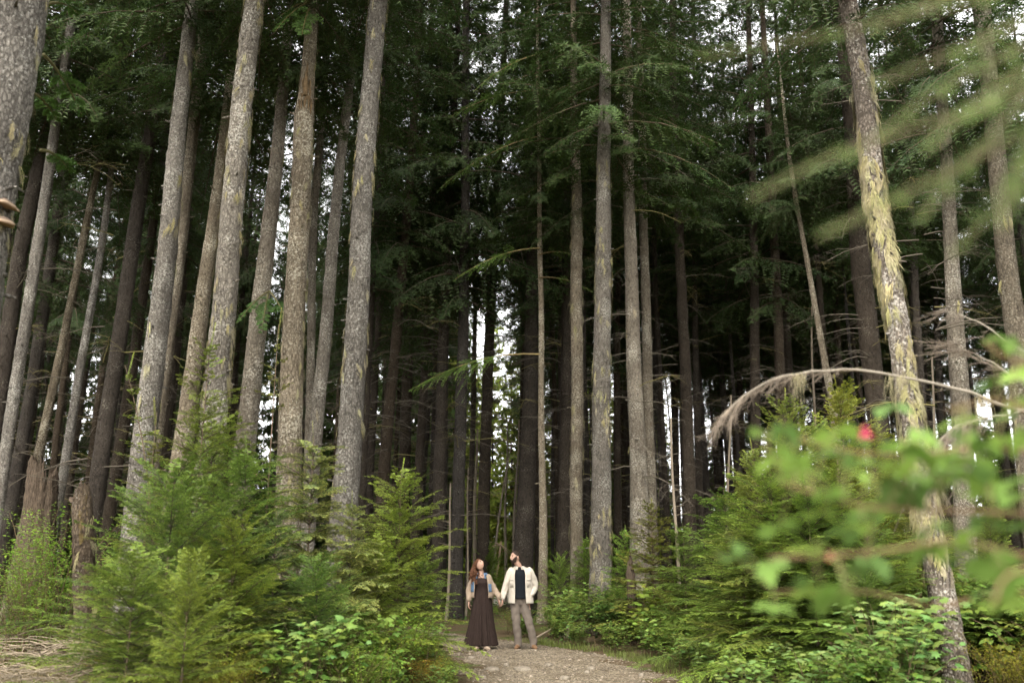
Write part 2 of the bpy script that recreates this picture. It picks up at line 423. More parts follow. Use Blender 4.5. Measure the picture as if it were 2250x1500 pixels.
def conifer(seed, z0, z1, Lbase, Ltop, whorl, nb, sp2, ratio, spacing, bl, bw, base, tip, tipamt=0.6, e_low=-0.05, e_top=0.55, droop=0.22,
            fr=(0.3, 0.55, 0.78), r3=0.5, prof=1.0, gap=0.0, tdroop=0.0, limb=0.012, stemw=0.004, sway=0.0, lead=True, fluff=0.3, hang=(-0.12, 0.2), jit=0.4):
    rng = np.random.default_rng(seed)
    mb = MB()
    h = z0
    az = rng.uniform(0, 6.28)
    base = np.asarray(base); tip = np.asarray(tip)
    while h < z1:
        t = (h - z0) / (z1 - z0)
        for b in range(nb):
            if rng.random() < gap: continue
            az += 2.399 + rng.normal(0, 0.3)
            L = (Lbase + (Ltop - Lbase) * t ** prof) * rng.uniform(0.55, 1.25)
            e0 = e_low + (e_top - e_low) * t + rng.normal(0, 0.10)
            bc = base * rng.uniform(0.7, 1.25) * np.array([rng.uniform(0.9, 1.15), 1, rng.uniform(0.85, 1.1)])
            ox = sway * (h - z0) ** 2
            pos, D, Nn, l2, s, path, tl = branch_arrays(0, az, L, e0, droop * rng.uniform(0.6, 1.4), sp2, ratio, rng, org=(ox, 0, h + rng.uniform(-jit, jit) * whorl), hang=hang)
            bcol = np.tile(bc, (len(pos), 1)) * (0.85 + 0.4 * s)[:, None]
            blades(mb, pos, D, Nn, l2, bcol, tip, spacing, bl, bw, tdroop, tipamt, rng, stemw=stemw, fluff=fluff)
            if len(fr):
                P3, D3, N3, L3 = third(pos, D, Nn, l2, fr, r3, rng)
                blades(mb, P3, D3, N3, L3, np.tile(bcol, (2 * len(fr), 1)), tip, spacing, bl, bw, tdroop, tipamt, rng, stemw=stemw * 0.7, fluff=fluff)
            # needles along the branch tip itself
            q = path[5:]; dq = np.diff(q, axis=0); lq = np.linalg.norm(dq, axis=1)
            blades(mb, q[:-1], nrm(dq), np.tile(Nn[-1], (len(dq), 1)), lq, np.tile(bc, (len(dq), 1)), tip, spacing, bl, bw, 0, tipamt, rng, stemw=stemw)
            rr = np.linspace(1, 0.2, len(path)) * (limb * (0.4 + 0.6 * L / Lbase))
            mb.tube(path[::2], rr[::2], 4, (0.075, 0.055, 0.038), cap=False)
        h += whorl * rng.uniform(0.75, 1.25)
    if lead:
        ox = sway * (z1 - z0) ** 2
        blades(mb, np.array([[ox, 0, z1 - 0.5 * whorl]]), np.array([[0.12, 0.05, 1.0]]), np.array([[0, -1.0, 0]]), np.array([whorl * 2.2]), base[None] * 1.3, tip, spacing, bl, bw, 0, 1.0, rng, stemw=stemw * 2)
    return mb

# ------------------------------------------------------------------ tall conifers: trunks
def lumps(th, z, seed):
    r = np.random.default_rng(seed).uniform(0, 6.28, 8)
    return (0.45 * np.sin(3 * th + 1.3 * z + r[0]) + 0.5 * np.sin(5 * th - 2.1 * z + r[1]) + 0.6 * np.sin(9 * th + 7 * z + r[2]) * np.sin(4 * z + r[3])
            + 0.7 * np.sin(13 * th - 11 * z + r[4]) * np.sin(17 * z + r[5]) + 0.6 * np.sin(21 * th + 23 * z + r[6]) * np.sin(29 * z - 6 * th + r[7]))

def trunk_mesh(name, axis, rad, seed, mat, seg=22, step=0.10, amp=0.0065, zdetail=14.0, flare=0.45, knots=40, kz=(0.6, 13.0)):
    """axis: (n,3) local points, rad: (n,) radii, both along height; bark relief and branch stubs are real geometry"""
    axis = np.asarray(axis, float); rad = np.asarray(rad, float)
    z = np.concatenate([np.arange(axis[0, 2], zdetail, step), np.arange(zdetail, axis[-1, 2], 1.0), [axis[-1, 2]]])
    cx = np.interp(z, axis[:, 2], axis[:, 0]); cy = np.interp(z, axis[:, 2], axis[:, 1]); rr = np.interp(z, axis[:, 2], rad)
    th = np.linspace(0, 2 * math.pi, seg, endpoint=False)
    TH, ZZ = np.meshgrid(th, z)
    fl = flare * np.exp(-np.maximum(ZZ, 0) / 0.45) * (0.6 + 0.4 * np.cos(4 * TH + seed))
    noise = np.random.default_rng(seed).normal(0, 0.55, TH.shape)
    R = rr[:, None] * (0.95 + fl) + amp * (lumps(TH, ZZ, seed) + noise)
    V = np.stack([cx[:, None] + R * np.cos(TH), cy[:, None] + R * np.sin(TH), ZZ], -1)
    idx = np.arange(len(z) * seg).reshape(-1, seg); nx = np.roll(idx, -1, axis=1)
    mb = MB()
    mb.add(V, np.stack([idx[:-1], nx[:-1], nx[1:], idx[1:]], -1).reshape(-1, 4))
    r = np.random.default_rng(seed + 5)
    for i in range(knots):
        kzv = r.uniform(*kz); a = r.uniform(0, 6.28); R0 = np.interp(kzv, z, rr)
        c = np.array([np.interp(kzv, z, cx), np.interp(kzv, z, cy), kzv]); d = np.array([math.cos(a), math.sin(a), r.uniform(-0.3, 0.3)])
        ln = r.choice([0.02, 0.03, 0.045, 0.10]) * r.uniform(0.7, 1.3)
        mb.tube([c + d * (R0 - 0.04), c + d * (R0 + ln * 0.5), c + d * (R0 + ln)], [0.022, 0.017, 0.010], 5)
    return mb.mesh(name, mat, True)

def lichen_mesh(axis, rad, seed, n, zr=(0.8, 11.0), size=1.0, cover=1.0, edge=0.0):
    """pale beard lichen: hanging tufts of fine strands pressed against the bark"""
    r = np.random.default_rng(seed); mb = MB()
    ph = r.uniform(0, 6.28, 4)
    i = 0; guard = 0
    while i < n and guard < n * 12:
        guard += 1
        z = r.uniform(*zr); a = r.uniform(0, 6.28)
        if r.random() < edge: a = r.choice([0.0, math.pi]) + r.normal(0, 0.35)
        if math.sin(1.9 * z + ph[0]) + math.sin(2 * a + 3.1 * z + ph[1]) + 0.6 * math.sin(5 * a - 4 * z + ph[2]) + r.normal(0, 0.5) < 0.15 * (2 - cover): continue
        i += 1
        R0 = np.interp(z, axis[:, 2], rad) + 0.004
        c = np.array([np.interp(z, axis[:, 2], axis[:, 0]), np.interp(z, axis[:, 2], axis[:, 1]), z])
        out = np.array([math.cos(a), math.sin(a), 0]); tanv = np.array([-math.sin(a), math.cos(a), 0])
        ns = int(14 * cover); W = r.uniform(0.008, 0.022) * size * (1.3 if cover > 1.2 else 1.0)
        L = r.uniform(0.06, 0.26, ns) * size * r.uniform(0.6, 1.2); sl = r.normal(0, 0.3)
        col = np.array([0.235, 0.21, 0.115]) * r.uniform(0.8, 1.15) * np.array([1, r.uniform(0.94, 1.05), r.uniform(0.85, 1.2)])
        w = r.uniform(0.003, 0.0065, ns)[:, None] * size
        dn = np.array([0, 0, 1.0])
        p0 = c + out * R0 + tanv * r.normal(0, W, ns)[:, None] + dn * r.normal(0, 0.05 * size, ns)[:, None]
        p1 = p0 + out * r.uniform(0.008, 0.028, ns)[:, None] * size + tanv * (sl * L * 0.5 + r.normal(0, 0.01, ns))[:, None] - dn * (L * 0.5)[:, None]
        p2 = p0 + out * r.uniform(0.0, 0.025, ns)[:, None] * size + tanv * (sl * L * 0.8 + r.normal(0, 0.015, ns))[:, None] - dn * L[:, None]
        cc = col * r.uniform(0.75, 1.2, ns)[:, None]
        wt = tanv * w
        mb.tris(np.stack([p0 - wt, p0 + wt, p1 + wt], 1), cc); mb.tris(np.stack([p0 - wt, p1 + wt, p1 - wt], 1), cc); mb.tris(np.stack([p1 - wt, p1 + wt, p2], 1), cc)
    return mb.mesh("hanging_lichen", M_LICHEN)

def dead_limbs(seed, n, zr, Lr, rtrunk, mossy=0.25):
    r = np.random.default_rng(seed); mb = MB()
    for i in range(n):
        z = r.uniform(*zr); a = r.uniform(0, 6.28); L = r.uniform(*Lr); d = np.array([math.cos(a), math.sin(a), 0.0])
        e = r.uniform(-0.15, 0.45); s = np.linspace(0, 1, 6)[:, None]
        dr = r.uniform(0.15, 0.5)
        p = np.array([0, 0, z]) + d * (rtrunk * 0.6 + L * s) + np.array([0, 0, 1.0]) * (L * (e * s - dr * s * s))
        p += np.cumsum(r.normal(0, 0.012 * L, p.shape), axis=0)
        c = np.array([0.10, 0.085, 0.065]) if r.random() > mossy else np.array([0.15, 0.13, 0.055])
        mb.tube(p, np.linspace(0.013, 0.003, 6) * (0.6 + 0.4 * L), 4, c, cap=False)
        for k in range(int(3 + L * 4)):
            j = r.integers(1, 5); q = p[j] + (p[j + 1] - p[j]) * r.random()
            sd = np.cross(d, [0, 0, 1.0]) * r.choice([-1, 1]) + d * r.uniform(0.2, 0.9) + np.array([0, 0, r.normal(-0.2, 0.25)])
            l = L * r.uniform(0.12, 0.35)
            mb.tube([q, q + sd * l * 0.5, q + sd * l - np.array([0, 0, 0.15 * l])], [0.005, 0.004, 0.0015], 3, c * 0.9, cap=False)
    return mb.mesh("dead_limbs", M_TWIG)

# shared crowns and limbs of the tall trees (z = 0 at crown base)
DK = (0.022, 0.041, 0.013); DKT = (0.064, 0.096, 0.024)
CROWNS = []
for i in range(6):
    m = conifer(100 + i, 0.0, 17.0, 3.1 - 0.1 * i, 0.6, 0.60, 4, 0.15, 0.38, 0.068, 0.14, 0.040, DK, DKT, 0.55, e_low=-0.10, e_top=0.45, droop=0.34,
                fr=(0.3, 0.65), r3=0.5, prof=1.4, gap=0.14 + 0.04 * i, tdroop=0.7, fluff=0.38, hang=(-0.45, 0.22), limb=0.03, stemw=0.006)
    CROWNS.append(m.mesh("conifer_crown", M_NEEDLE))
LIMBS = [dead_limbs(200 + i, 34, (3.0, 13.0), (0.5, 2.2), 0.16) for i in range(4)]
SHARED_TRUNK = []
for i in range(4):
    zz = np.linspace(-0.4, 30, 24); r0 = np.random.default_rng(40 + i)
    ax = np.stack([0.10 * np.sin(zz * 0.25 + i), 0.08 * np.cos(zz * 0.2 + 2 * i) - 0.08, zz], -1)
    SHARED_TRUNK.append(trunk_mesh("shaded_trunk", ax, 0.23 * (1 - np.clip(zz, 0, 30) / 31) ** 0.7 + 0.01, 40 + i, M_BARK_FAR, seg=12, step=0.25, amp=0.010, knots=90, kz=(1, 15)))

NCROWN = [0]
def crown_on(root, local, scale, zs=1.0, tint=(1, 1, 1), dead=True):
    k = NCROWN[0]; NCROWN[0] += 1
    c = link("crown", CROWNS[k % 6], root, local, (0, 0, k * 1.7), (scale, scale, scale * zs))
    c.color = (*tint, 1)
    return c

def tree_front(label, pts, Y, H=27.0, hb=12.0, cs=1.0, mat=M_BARK, lichen=0, lsize=1.0, ledge=0.4, group=None, knots=45, name="spruce_tree", limbs=0, seg=22, cat="tree", lcover=1.0, zr=(1.0, 11.5), tint=(1, 1, 1)):
    """a tree placed by its trunk line in the photograph: pts (px, py, width) from low to high, standing Y metres away"""
    seed = int(pts[0][0] * 7 + Y * 13) % 9973
    W = [pix(p[0], p[1], Y) for p in pts]; R = [wpx(p[0], p[1], p[2], Y) / 2 for p in pts]
    d = (W[1] - W[0]) / (W[1].z - W[0].z)
    gz0 = float(gz(W[0].x - d.x * W[0].z, Y))
    basep = W[0] - d * (W[0].z - gz0)
    sl = (R[0] - R[1]) / max(0.5, W[1].z - W[0].z)
    A = [(0 - d.x * 0.4, 0, -0.4), (0, 0, 0)]; RR = [R[0] + 0.5 * max(0, sl) * W[0].z] * 2
    for w, r in zip(W, R):
        if w.z > gz0 + 0.3: A.append((w.x - basep.x, 0, w.z - gz0)); RR.append(r)
    zt = A[-1][2]; dl = (A[-1][0] - A[-2][0]) / (A[-1][2] - A[-2][2])
    for k in range(1, 6):
        z = zt + (H - zt) * k / 5
        A.append((A[-1][0] + dl * (H - zt) / 5 * 0.8 ** k, 0, z)); RR.append(RR[len(A) - 1 - k] * (1 - k / 5) ** 0.8 + 0.015)
    A = np.array(A); RR = np.array(RR)
    zf = np.linspace(A[0, 2], A[-1, 2], 60)
    af = np.stack([np.interp(zf, A[:, 2], A[:, i]) for i in range(3)], -1); af[:, 2] = zf
    ww = 0.012 * np.sin(zf * 1.1 + seed) ; af[:, 0] += ww; af[:, 1] += 0.05 * np.sin(zf * 0.4 + seed) - 0.05 * math.sin(seed)
    rf = np.interp(zf, A[:, 2], RR)
    root = empty(name, basep); root["label"] = label; root["category"] = cat
    if group: root["group"] = group
    link("trunk", trunk_mesh("trunk", af, rf, seed, mat, seg=seg, knots=knots), root)
    zc = hb
    cxl = float(np.interp(zc, af[:, 2], af[:, 0]))
    if cs > 0: crown_on(root, (cxl, 0, zc), cs, (H + 0.5 - hb) / 17.0 / cs, tint)
    if lichen:
        tag(link("hanging_lichen", lichen_mesh(af, rf, seed + 3, lichen, zr, lsize, lcover, ledge), root), kind="stuff")
    if limbs:
        tag(link("dead_limbs", LIMBS[seed % 4], root, (0, 0, 0), (0, 0, seed), (1, 1, 1)), kind="stuff")
    return root, af, rf

def tree_back(label, group, x0, y0, w, x1, y1, Y, H=None, hb=None, cs=1.0, tint=(1, 1, 1), name="hemlock_tree", k=0):
    a, b = pix(x0, y0, Y), pix(x1, y1, Y)
    d = (b - a) / (b.z - a.z)
    basep = a - d * a.z; basep.z = float(gz(basep.x, Y))
    r = max(0.05, wpx(x0, y0, w, Y) / 2)
    rr = random.Random(int(x0 * 31 + Y * 7))
    H = H or rr.uniform(25, 31); hb = hb or rr.uniform(10.0, 13.0)
    root = empty(name, basep)
    root.rotation_euler = (0, math.atan(d.x) * 0.9, 0)
    tag(root, label, "tree", group)
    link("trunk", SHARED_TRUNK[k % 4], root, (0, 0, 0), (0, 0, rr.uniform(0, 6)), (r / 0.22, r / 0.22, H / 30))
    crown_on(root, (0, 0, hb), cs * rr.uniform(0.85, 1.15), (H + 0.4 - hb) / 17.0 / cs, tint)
    tag(link("dead_limbs", LIMBS[k % 4], root, (0, 0, 0), (0, 0, rr.uniform(0, 6)), (1, 1, hb / 12.0)), kind="stuff")
    return root

# the trees at the edge of the stand, measured one by one
F = tree_front
G_EDGE = "lichen flecked trees along the edge of the stand"
bigL, bigA, bigR = F("thick pale trunk with two bracket fungi cut by the frame", [(-120, 960, 160), (-52, 480, 148), (38, 0, 138)], 8.0, H=26, hb=10.0, cs=0.9, lichen=150, lsize=0.7, ledge=0.7, group=G_EDGE, seg=30)
F("pale leaning trunk behind the stand's first stump and broken post", [(290, 1240, 62), (317, 983, 54), (375, 517, 42), (423, 10, 28)], 16.0, lichen=40, group=G_EDGE)
F("thick trunk streaked with yellow lichen behind the tallest young hemlock", [(440, 1150, 66), (467, 983, 60), (510, 483, 50), (562, 0, 42)], 14.0, lichen=330, lsize=0.75, ledge=0.6, group=G_EDGE)
t14 = F("brown trunk with a drooping green twig halfway up", [(530, 1050, 50), (583, 567, 37), (636, 30, 20)], 17.5, lichen=12, group=G_EDGE)
t15 = F("pale trunk with a rusty torn scar high up", [(630, 1100, 58), (650, 567, 47), (668, 250, 44), (676, 190, 32), (690, 0, 26)], 15.0, lichen=150, lsize=0.72, ledge=0.7, group=G_EDGE)
F("tallest pale trunk rising above the yellow green cedar sapling", [(755, 1150, 64), (770, 983, 57), (797, 467, 46), (832, 0, 40)], 14.6, lichen=210, lsize=0.72, ledge=0.7, group=G_EDGE)
F("brown trunk just behind the lichen streaked one", [(395, 1040, 46), (467, 533, 30), (530, 0, 24)], 19.0, lichen=10, group=G_EDGE)
F("slim grey trunk between the scarred trunk and the tallest pale one", [(690, 1000, 32), (735, 500, 25), (785, 30, 15)], 19.0, lichen=6, group=G_EDGE)
F("slender trunk half hidden behind the pale leaning trunk", [(338, 983, 30), (423, 300, 24), (453, 10, 22)], 19.5, group=G_EDGE)
F("thin dark-flecked trunk behind the scarred trunk", [(680, 900, 18), (690, 483, 18), (725, 30, 13)], 22.0, group=G_EDGE)
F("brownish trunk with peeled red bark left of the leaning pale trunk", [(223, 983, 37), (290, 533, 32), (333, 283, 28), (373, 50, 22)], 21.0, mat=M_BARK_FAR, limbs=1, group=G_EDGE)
F("thin mottled trunk rising behind the broken mossy post", [(150, 967, 20), (220, 533, 15), (250, 320, 11)], 22.0, group=G_EDGE, knots=25)
F("thin mottled trunk rising behind the rotten stump", [(93, 967, 20), (187, 533, 15), (240, 250, 11)], 22.0, group=G_EDGE, knots=25)
F("speckled trunk leaning beside the fungus tree", [(13, 967, 27), (75, 550, 25), (125, 250, 20)], 19.0, group=G_EDGE)
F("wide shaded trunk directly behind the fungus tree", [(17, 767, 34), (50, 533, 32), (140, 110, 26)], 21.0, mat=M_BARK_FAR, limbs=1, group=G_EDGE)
F("tall pale trunk standing over the shrubs beside the path", [(1318, 1350, 52), (1322, 967, 43), (1326, 533, 36), (1331, 20, 22)], 21.5, H=28, hb=12.0, lichen=260, lsize=0.8, ledge=0.6, group=G_EDGE, tint=(1.25, 1.25, 1.1))
F("slim lichen flecked trunk at the end of the mossy log", [(1267, 1370, 31), (1267, 967, 28), (1267, 533, 27), (1259, 20, 11)], 24.0, H=28, hb=12.0, lichen=90, ledge=0.6, group=G_EDGE, tint=(1.2, 1.2, 1.0))
F("brown flecked trunk leaning out of the brushy shrub", [(1405, 1200, 44), (1400, 967, 38), (1385, 533, 28), (1378, 100, 20)], 23.0, H=28, hb=12.5, lichen=12, group=G_EDGE, tint=(1.2, 1.25, 1.0), limbs=1)
F("grey trunk pressed against the brown flecked leaning trunk", [(1432, 1200, 28), (1427, 967, 26), (1417, 567, 20), (1405, 100, 16)], 25.0, group=G_EDGE)
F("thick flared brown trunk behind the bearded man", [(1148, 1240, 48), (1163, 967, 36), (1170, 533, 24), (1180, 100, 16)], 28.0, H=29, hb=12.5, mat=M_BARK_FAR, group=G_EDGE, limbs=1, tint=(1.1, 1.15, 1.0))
t30 = F("thin pale stem beside the thick flared trunk", [(1194, 1380, 24), (1191, 967, 14), (1187, 533, 11), (1184, 300, 8)], 24.5, H=19, hb=11.0, cs=0.6, group=G_EDGE, knots=25)
F("pale trunk wrapped in long yellow lichen beside the blurred leaves", [(2105, 1500, 62), (2085, 1380, 60), (2040, 1150, 56), (2012, 1000, 54), (1990, 850, 52), (1972, 700, 50), (1945, 540, 48), (1925, 400, 47), (1910, 250, 45), (1893, 130, 43), (1868, 0, 40)], 11.0, H=20, hb=8.6, cs=0.7, mat=M_BARK_MOSS, lichen=620, lsize=0.88, ledge=0.35, group=G_EDGE, lcover=1.6, zr=(1.2, 8.0), knots=20)
F("speckled grey trunk behind the dead arching branch", [(2118, 1100, 48), (2113, 933, 44), (2093, 533, 31), (2083, 350, 26)], 18.0, H=25, hb=10.5, lichen=15, group=G_EDGE, limbs=1)
F("thick speckled trunk at the right edge behind blurred needles", [(2262, 1000, 52), (2240, 750, 47), (2215, 607, 43), (2178, 233, 38)], 17.0, H=26, hb=10.5, lichen=25, group=G_EDGE)
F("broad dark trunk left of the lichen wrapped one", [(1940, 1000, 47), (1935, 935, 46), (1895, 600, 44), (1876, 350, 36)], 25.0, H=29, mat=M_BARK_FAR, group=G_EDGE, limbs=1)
F("thin crooked leaning stem between the dark trunks", [(1832, 930, 18), (1830, 900, 17), (1800, 720, 13), (1765, 530, 10)], 25.0, H=17, hb=11.5, cs=0.45, group=G_EDGE, knots=20)

# the darker trees of the second and third rank
G_MID = "shaded trees in the middle of the stand"
mids = [(50, 933, 30, 113, 567, 25), (270, 900, 27, 345, 440, 27), (352, 983, 36, 393, 533, 27), (805, 933, 16, 822, 533, 27), (818, 980, 18, 832, 640, 31),
        (855, 1000, 28, 925, 60, 27), (893, 967, 28, 910, 667, 31), (912, 1150, 22, 955, 520, 30), (965, 1230, 30, 990, 600, 28), (943, 1133, 24, 962, 700, 34),
        (1003, 1260, 30, 1018, 450, 27), (1030, 1200, 14, 1047, 700, 38), (1063, 1230, 28, 1092, 600, 30), (1228, 1150, 31, 1243, 700, 28), (1275, 900, 20, 1286, 20, 29),
        (1360, 1000, 18, 1358, 700, 34), (1440, 967, 15, 1436, 667, 36), (1502, 1050, 30, 1492, 560, 29), (1537, 967, 18, 1533, 667, 33), (1660, 967, 26, 1655, 667, 30),
        (1712, 900, 26, 1698, 560, 30), (1745, 900, 25, 1734, 650, 32), (1820, 900, 16, 1807, 640, 34), (1845, 900, 18, 1837, 650, 33), (2040, 1000, 22, 2022, 650, 31), (2070, 800, 16, 2060, 600, 35)]
MIDL = ["wide dark trunk rising right behind the rotten stump", "dark trunk between the peeled brown trunk and the pale leaning one", "nearly black trunk in the gap right of the pale leaning trunk", "thin brown trunk touching the right side of the tallest pale trunk",
        "dark thin trunk a step right of the tallest pale trunk", "slim speckled trunk above the bushy bright hemlock", "dark trunk directly above the bushy bright hemlock's tip", "thin speckled trunk right of the bushy bright hemlock's tip",
        "straight speckled trunk above the woman's left, next to the darkest one", "dark trunk half hidden behind the straight speckled trunk", "darkest thick trunk standing behind the woman's hair", "thin black stem right above the woman's head", "dark forked trunk between the two heads",
        "broad dark trunk just right of the thin pale stem", "thin trunk twinned behind the slim lichen flecked one", "thin black trunk just right of the tall pale trunk", "thin dark trunk beside the grey trunk near the brushy shrub", "broad dark trunk left of the dense right thicket",
        "slim grey trunk behind the left end of the right thicket", "dark trunk behind the drooping tip of the dead branch", "dark brown trunk above the dead branch's arch", "grey brown trunk above the highest point of the dead branch", "slim dark trunk left of the crooked leaning stem's foot",
        "slim dark trunk right of the crooked leaning stem", "dark trunk just right of the lichen wrapped one", "thin black trunk between the lichen wrapped and speckled trunks"]
for i, (x0, y0, w, x1, y1, Y) in enumerate(mids):
    tree_back(MIDL[i], G_MID, x0, y0, w, x1, y1, float(Y), k=i, hb=9.5 + (i * 37 % 10) * 0.35 + (Y - 26) * 0.12)

# the thin dark stems deep inside, filled up between the measured ones
rf_ = random.Random(11)
occ = [(o.location.x, o.location.y) for o in COL.objects if o.type == 'EMPTY']
G_FAR = "thin dark stems deep in the forest"
nf = 0
for tries in range(6000):
    if nf >= 185: break
    Y = rf_.uniform(30, 60); X = rf_.uniform(-0.64 * Y, 0.64 * Y)
    px = 1125 + X / (Y / 1.02) * FPX
    if Y < 42 and abs(px - 1095) < 45: continue
    if 1010 < px < 1135 and rf_.random() < 0.65: continue
    if 1455 < px < 1500 and rf_.random() < 0.6: continue
    if any((X - a) ** 2 + (Y - b) ** 2 < 1.35 ** 2 for a, b in occ): continue
    if Y < 36 and abs(X - float(pcx(Y))) < 1.4: continue
    if nf >= 150 and not 1470 < px < 2080: continue
    occ.append((X, Y)); nf += 1
    root = empty("hemlock_tree", (X, Y, float(gz(X, Y))), 0)
    root.rotation_euler = (rf_.gauss(0, 0.012), rf_.gauss(0.015 if X < 0 else -0.005, 0.015), 0)
    tag(root, "thin dark conifer stem deep inside the forest", "tree", G_FAR)
    r = rf_.uniform(0.07, 0.20)
    root["label"] = ("stout" if r > 0.155 else "slim" if r > 0.11 else "very thin") + " dark conifer deep in the forest " + ("behind the rotten stump" if px < 300 else "behind the pale lichen flecked edge trunks" if px < 850 else "behind the bushy bright hemlock" if px < 1010 else "directly behind the couple" if px < 1200 else "behind the tall pale trunk beside the path" if px < 1480 else "behind the right thicket and dead branch" if px < 1900 else "behind the lichen wrapped leaning trunk")
    H = rf_.uniform(22, 31); hb = rf_.uniform(9.0, 15.0)
    link("trunk", SHARED_TRUNK[nf % 4], root, (0, 0, 0), (0, 0, rf_.uniform(0, 6)), (r / 0.22, r / 0.22, H / 30))
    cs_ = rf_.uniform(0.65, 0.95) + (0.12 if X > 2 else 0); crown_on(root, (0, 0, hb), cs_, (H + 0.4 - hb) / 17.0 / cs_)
    tag(link("dead_limbs", LIMBS[nf % 4], root, (0, 0, 0), (0, 0, rf_.uniform(0, 6)), (0.9, 0.9, hb / 12.0)), kind="stuff")
# ------------------------------------------------------------------ behind the stand: a lit edge of young growth
G_BACK = "young trees in the light beyond the stand"
rb = random.Random(5)
def back_tree(X, Y, H, tint, label, wide=0.9, group=G_BACK):
    root = empty("young_tree", (X, Y, float(gz(X, Y)) - 0.1))
    tag(root, label, "tree", group)
    link("trunk", SHARED_TRUNK[nbk[0] % 4], root, (0, 0, 0), (0, 0, rb.uniform(0, 6)), (0.4, 0.4, H / 31))
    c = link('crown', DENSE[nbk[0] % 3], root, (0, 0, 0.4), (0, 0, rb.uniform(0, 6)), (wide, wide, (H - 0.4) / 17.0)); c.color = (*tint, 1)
    nbk[0] += 1
nbk = [0]
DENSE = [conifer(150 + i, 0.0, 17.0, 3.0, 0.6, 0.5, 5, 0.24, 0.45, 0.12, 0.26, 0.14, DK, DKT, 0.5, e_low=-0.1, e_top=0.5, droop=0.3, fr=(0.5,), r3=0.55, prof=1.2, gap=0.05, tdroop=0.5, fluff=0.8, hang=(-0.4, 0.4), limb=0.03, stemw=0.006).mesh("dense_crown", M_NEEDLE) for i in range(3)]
for i in range(34):                                              # a dark, closed flank on one side
    X = -48 + i * 1.32 + rb.uniform(-0.6, 0.6); Y = rb.uniform(58, 72)
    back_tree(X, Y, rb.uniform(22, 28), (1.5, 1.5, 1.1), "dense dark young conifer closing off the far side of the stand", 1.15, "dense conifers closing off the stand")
for i in range(14):                                              # yellow-green growth straight ahead
    X = -6.5 + i * 1.25 + rb.uniform(-0.5, 0.5); Y = rb.uniform(60, 68)
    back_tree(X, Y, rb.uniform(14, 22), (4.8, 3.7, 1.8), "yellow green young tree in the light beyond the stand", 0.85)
for i in range(44):
    X = 6 + i * 0.95 + rb.uniform(-0.6, 0.6); Y = rb.uniform(60, 74)
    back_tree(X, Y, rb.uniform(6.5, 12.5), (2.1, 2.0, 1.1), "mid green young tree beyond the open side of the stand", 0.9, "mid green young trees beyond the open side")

# the forest goes on to either side, unseen; added to keep side light out
mb = MB()
r = np.random.default_rng(77)
for i in range(80):
    Y = r.uniform(13, 66); sgn = r.choice([-1, 1]); X = sgn * (0.64 * Y + 3 + r.uniform(0, 16))
    H = r.uniform(20, 30); n = 1500
    mb.tube([[X, Y, -0.2], [X, Y, H]], [0.22, 0.03], 7, (0.07, 0.055, 0.04))
    z = r.uniform(0.08 if r.random() < 0.5 else 0.4, 1, n) * H; rad = (1 - z / H * 0.85) * 2.8 * np.sqrt(r.random(n)); a = r.uniform(0, 6.28, n)
    c = np.stack([X + rad * np.cos(a), Y + rad * np.sin(a), z - 0.25 * rad], -1)
    d1 = np.stack([np.cos(a), np.sin(a), r.normal(-0.2, 0.2, n)], -1) * 0.42; d2 = np.stack([-np.sin(a), np.cos(a), r.normal(0, 0.3, n)], -1) * 0.15
    mb.tris(np.stack([c - d2, c + d2, c + d1], 1), np.array(DK) * r.uniform(0.7, 1.4, n)[:, None])
tag(link("unseen_side_forest", mb.mesh("unseen_side_forest", M_NEEDLE)), "unseen dark conifer forest beside the stand, added to keep side light out", "forest", kind="stuff")

# ------------------------------------------------------------------ young conifers in front of the stand
HG, HT = (0.098, 0.142, 0.030), (0.28, 0.325, 0.055)
def sapling_kind(seed, H, Lb, Lt, whorl, nb, base=HG, tip=HT, stem_r=0.018, **kw):
    a = dict(sp2=0.048, ratio=0.36, spacing=0.015, bl=0.026, bw=0.012, tipamt=0.95, e_low=0.10, e_top=0.85, droop=0.22, fr=(0.35, 0.6, 0.8), r3=0.42, prof=1.2, gap=0.08, tdroop=0.5, limb=0.008, stemw=0.0025, fluff=0.16, hang=(-0.06, 0.10), jit=0.22)
    a.update(kw)
    sway = a.get("sway", 0.0)
    cm = conifer(seed, 0.12 * H, H * 0.97, Lb, Lt, whorl, nb, base=base, tip=tip, **a).mesh("sapling_foliage", M_NEEDLE)
    mb = MB(); zz = np.linspace(-0.1, H, 14)
    px_ = sway * np.maximum(0, zz - 0.12 * H) ** 2
    mb.tube(np.stack([px_, 0 * zz, zz], -1), np.linspace(stem_r, 0.003, 14), 6, (0.13, 0.095, 0.065))
    return (H, mb.mesh("sapling_stem", M_TWIG, True), cm)
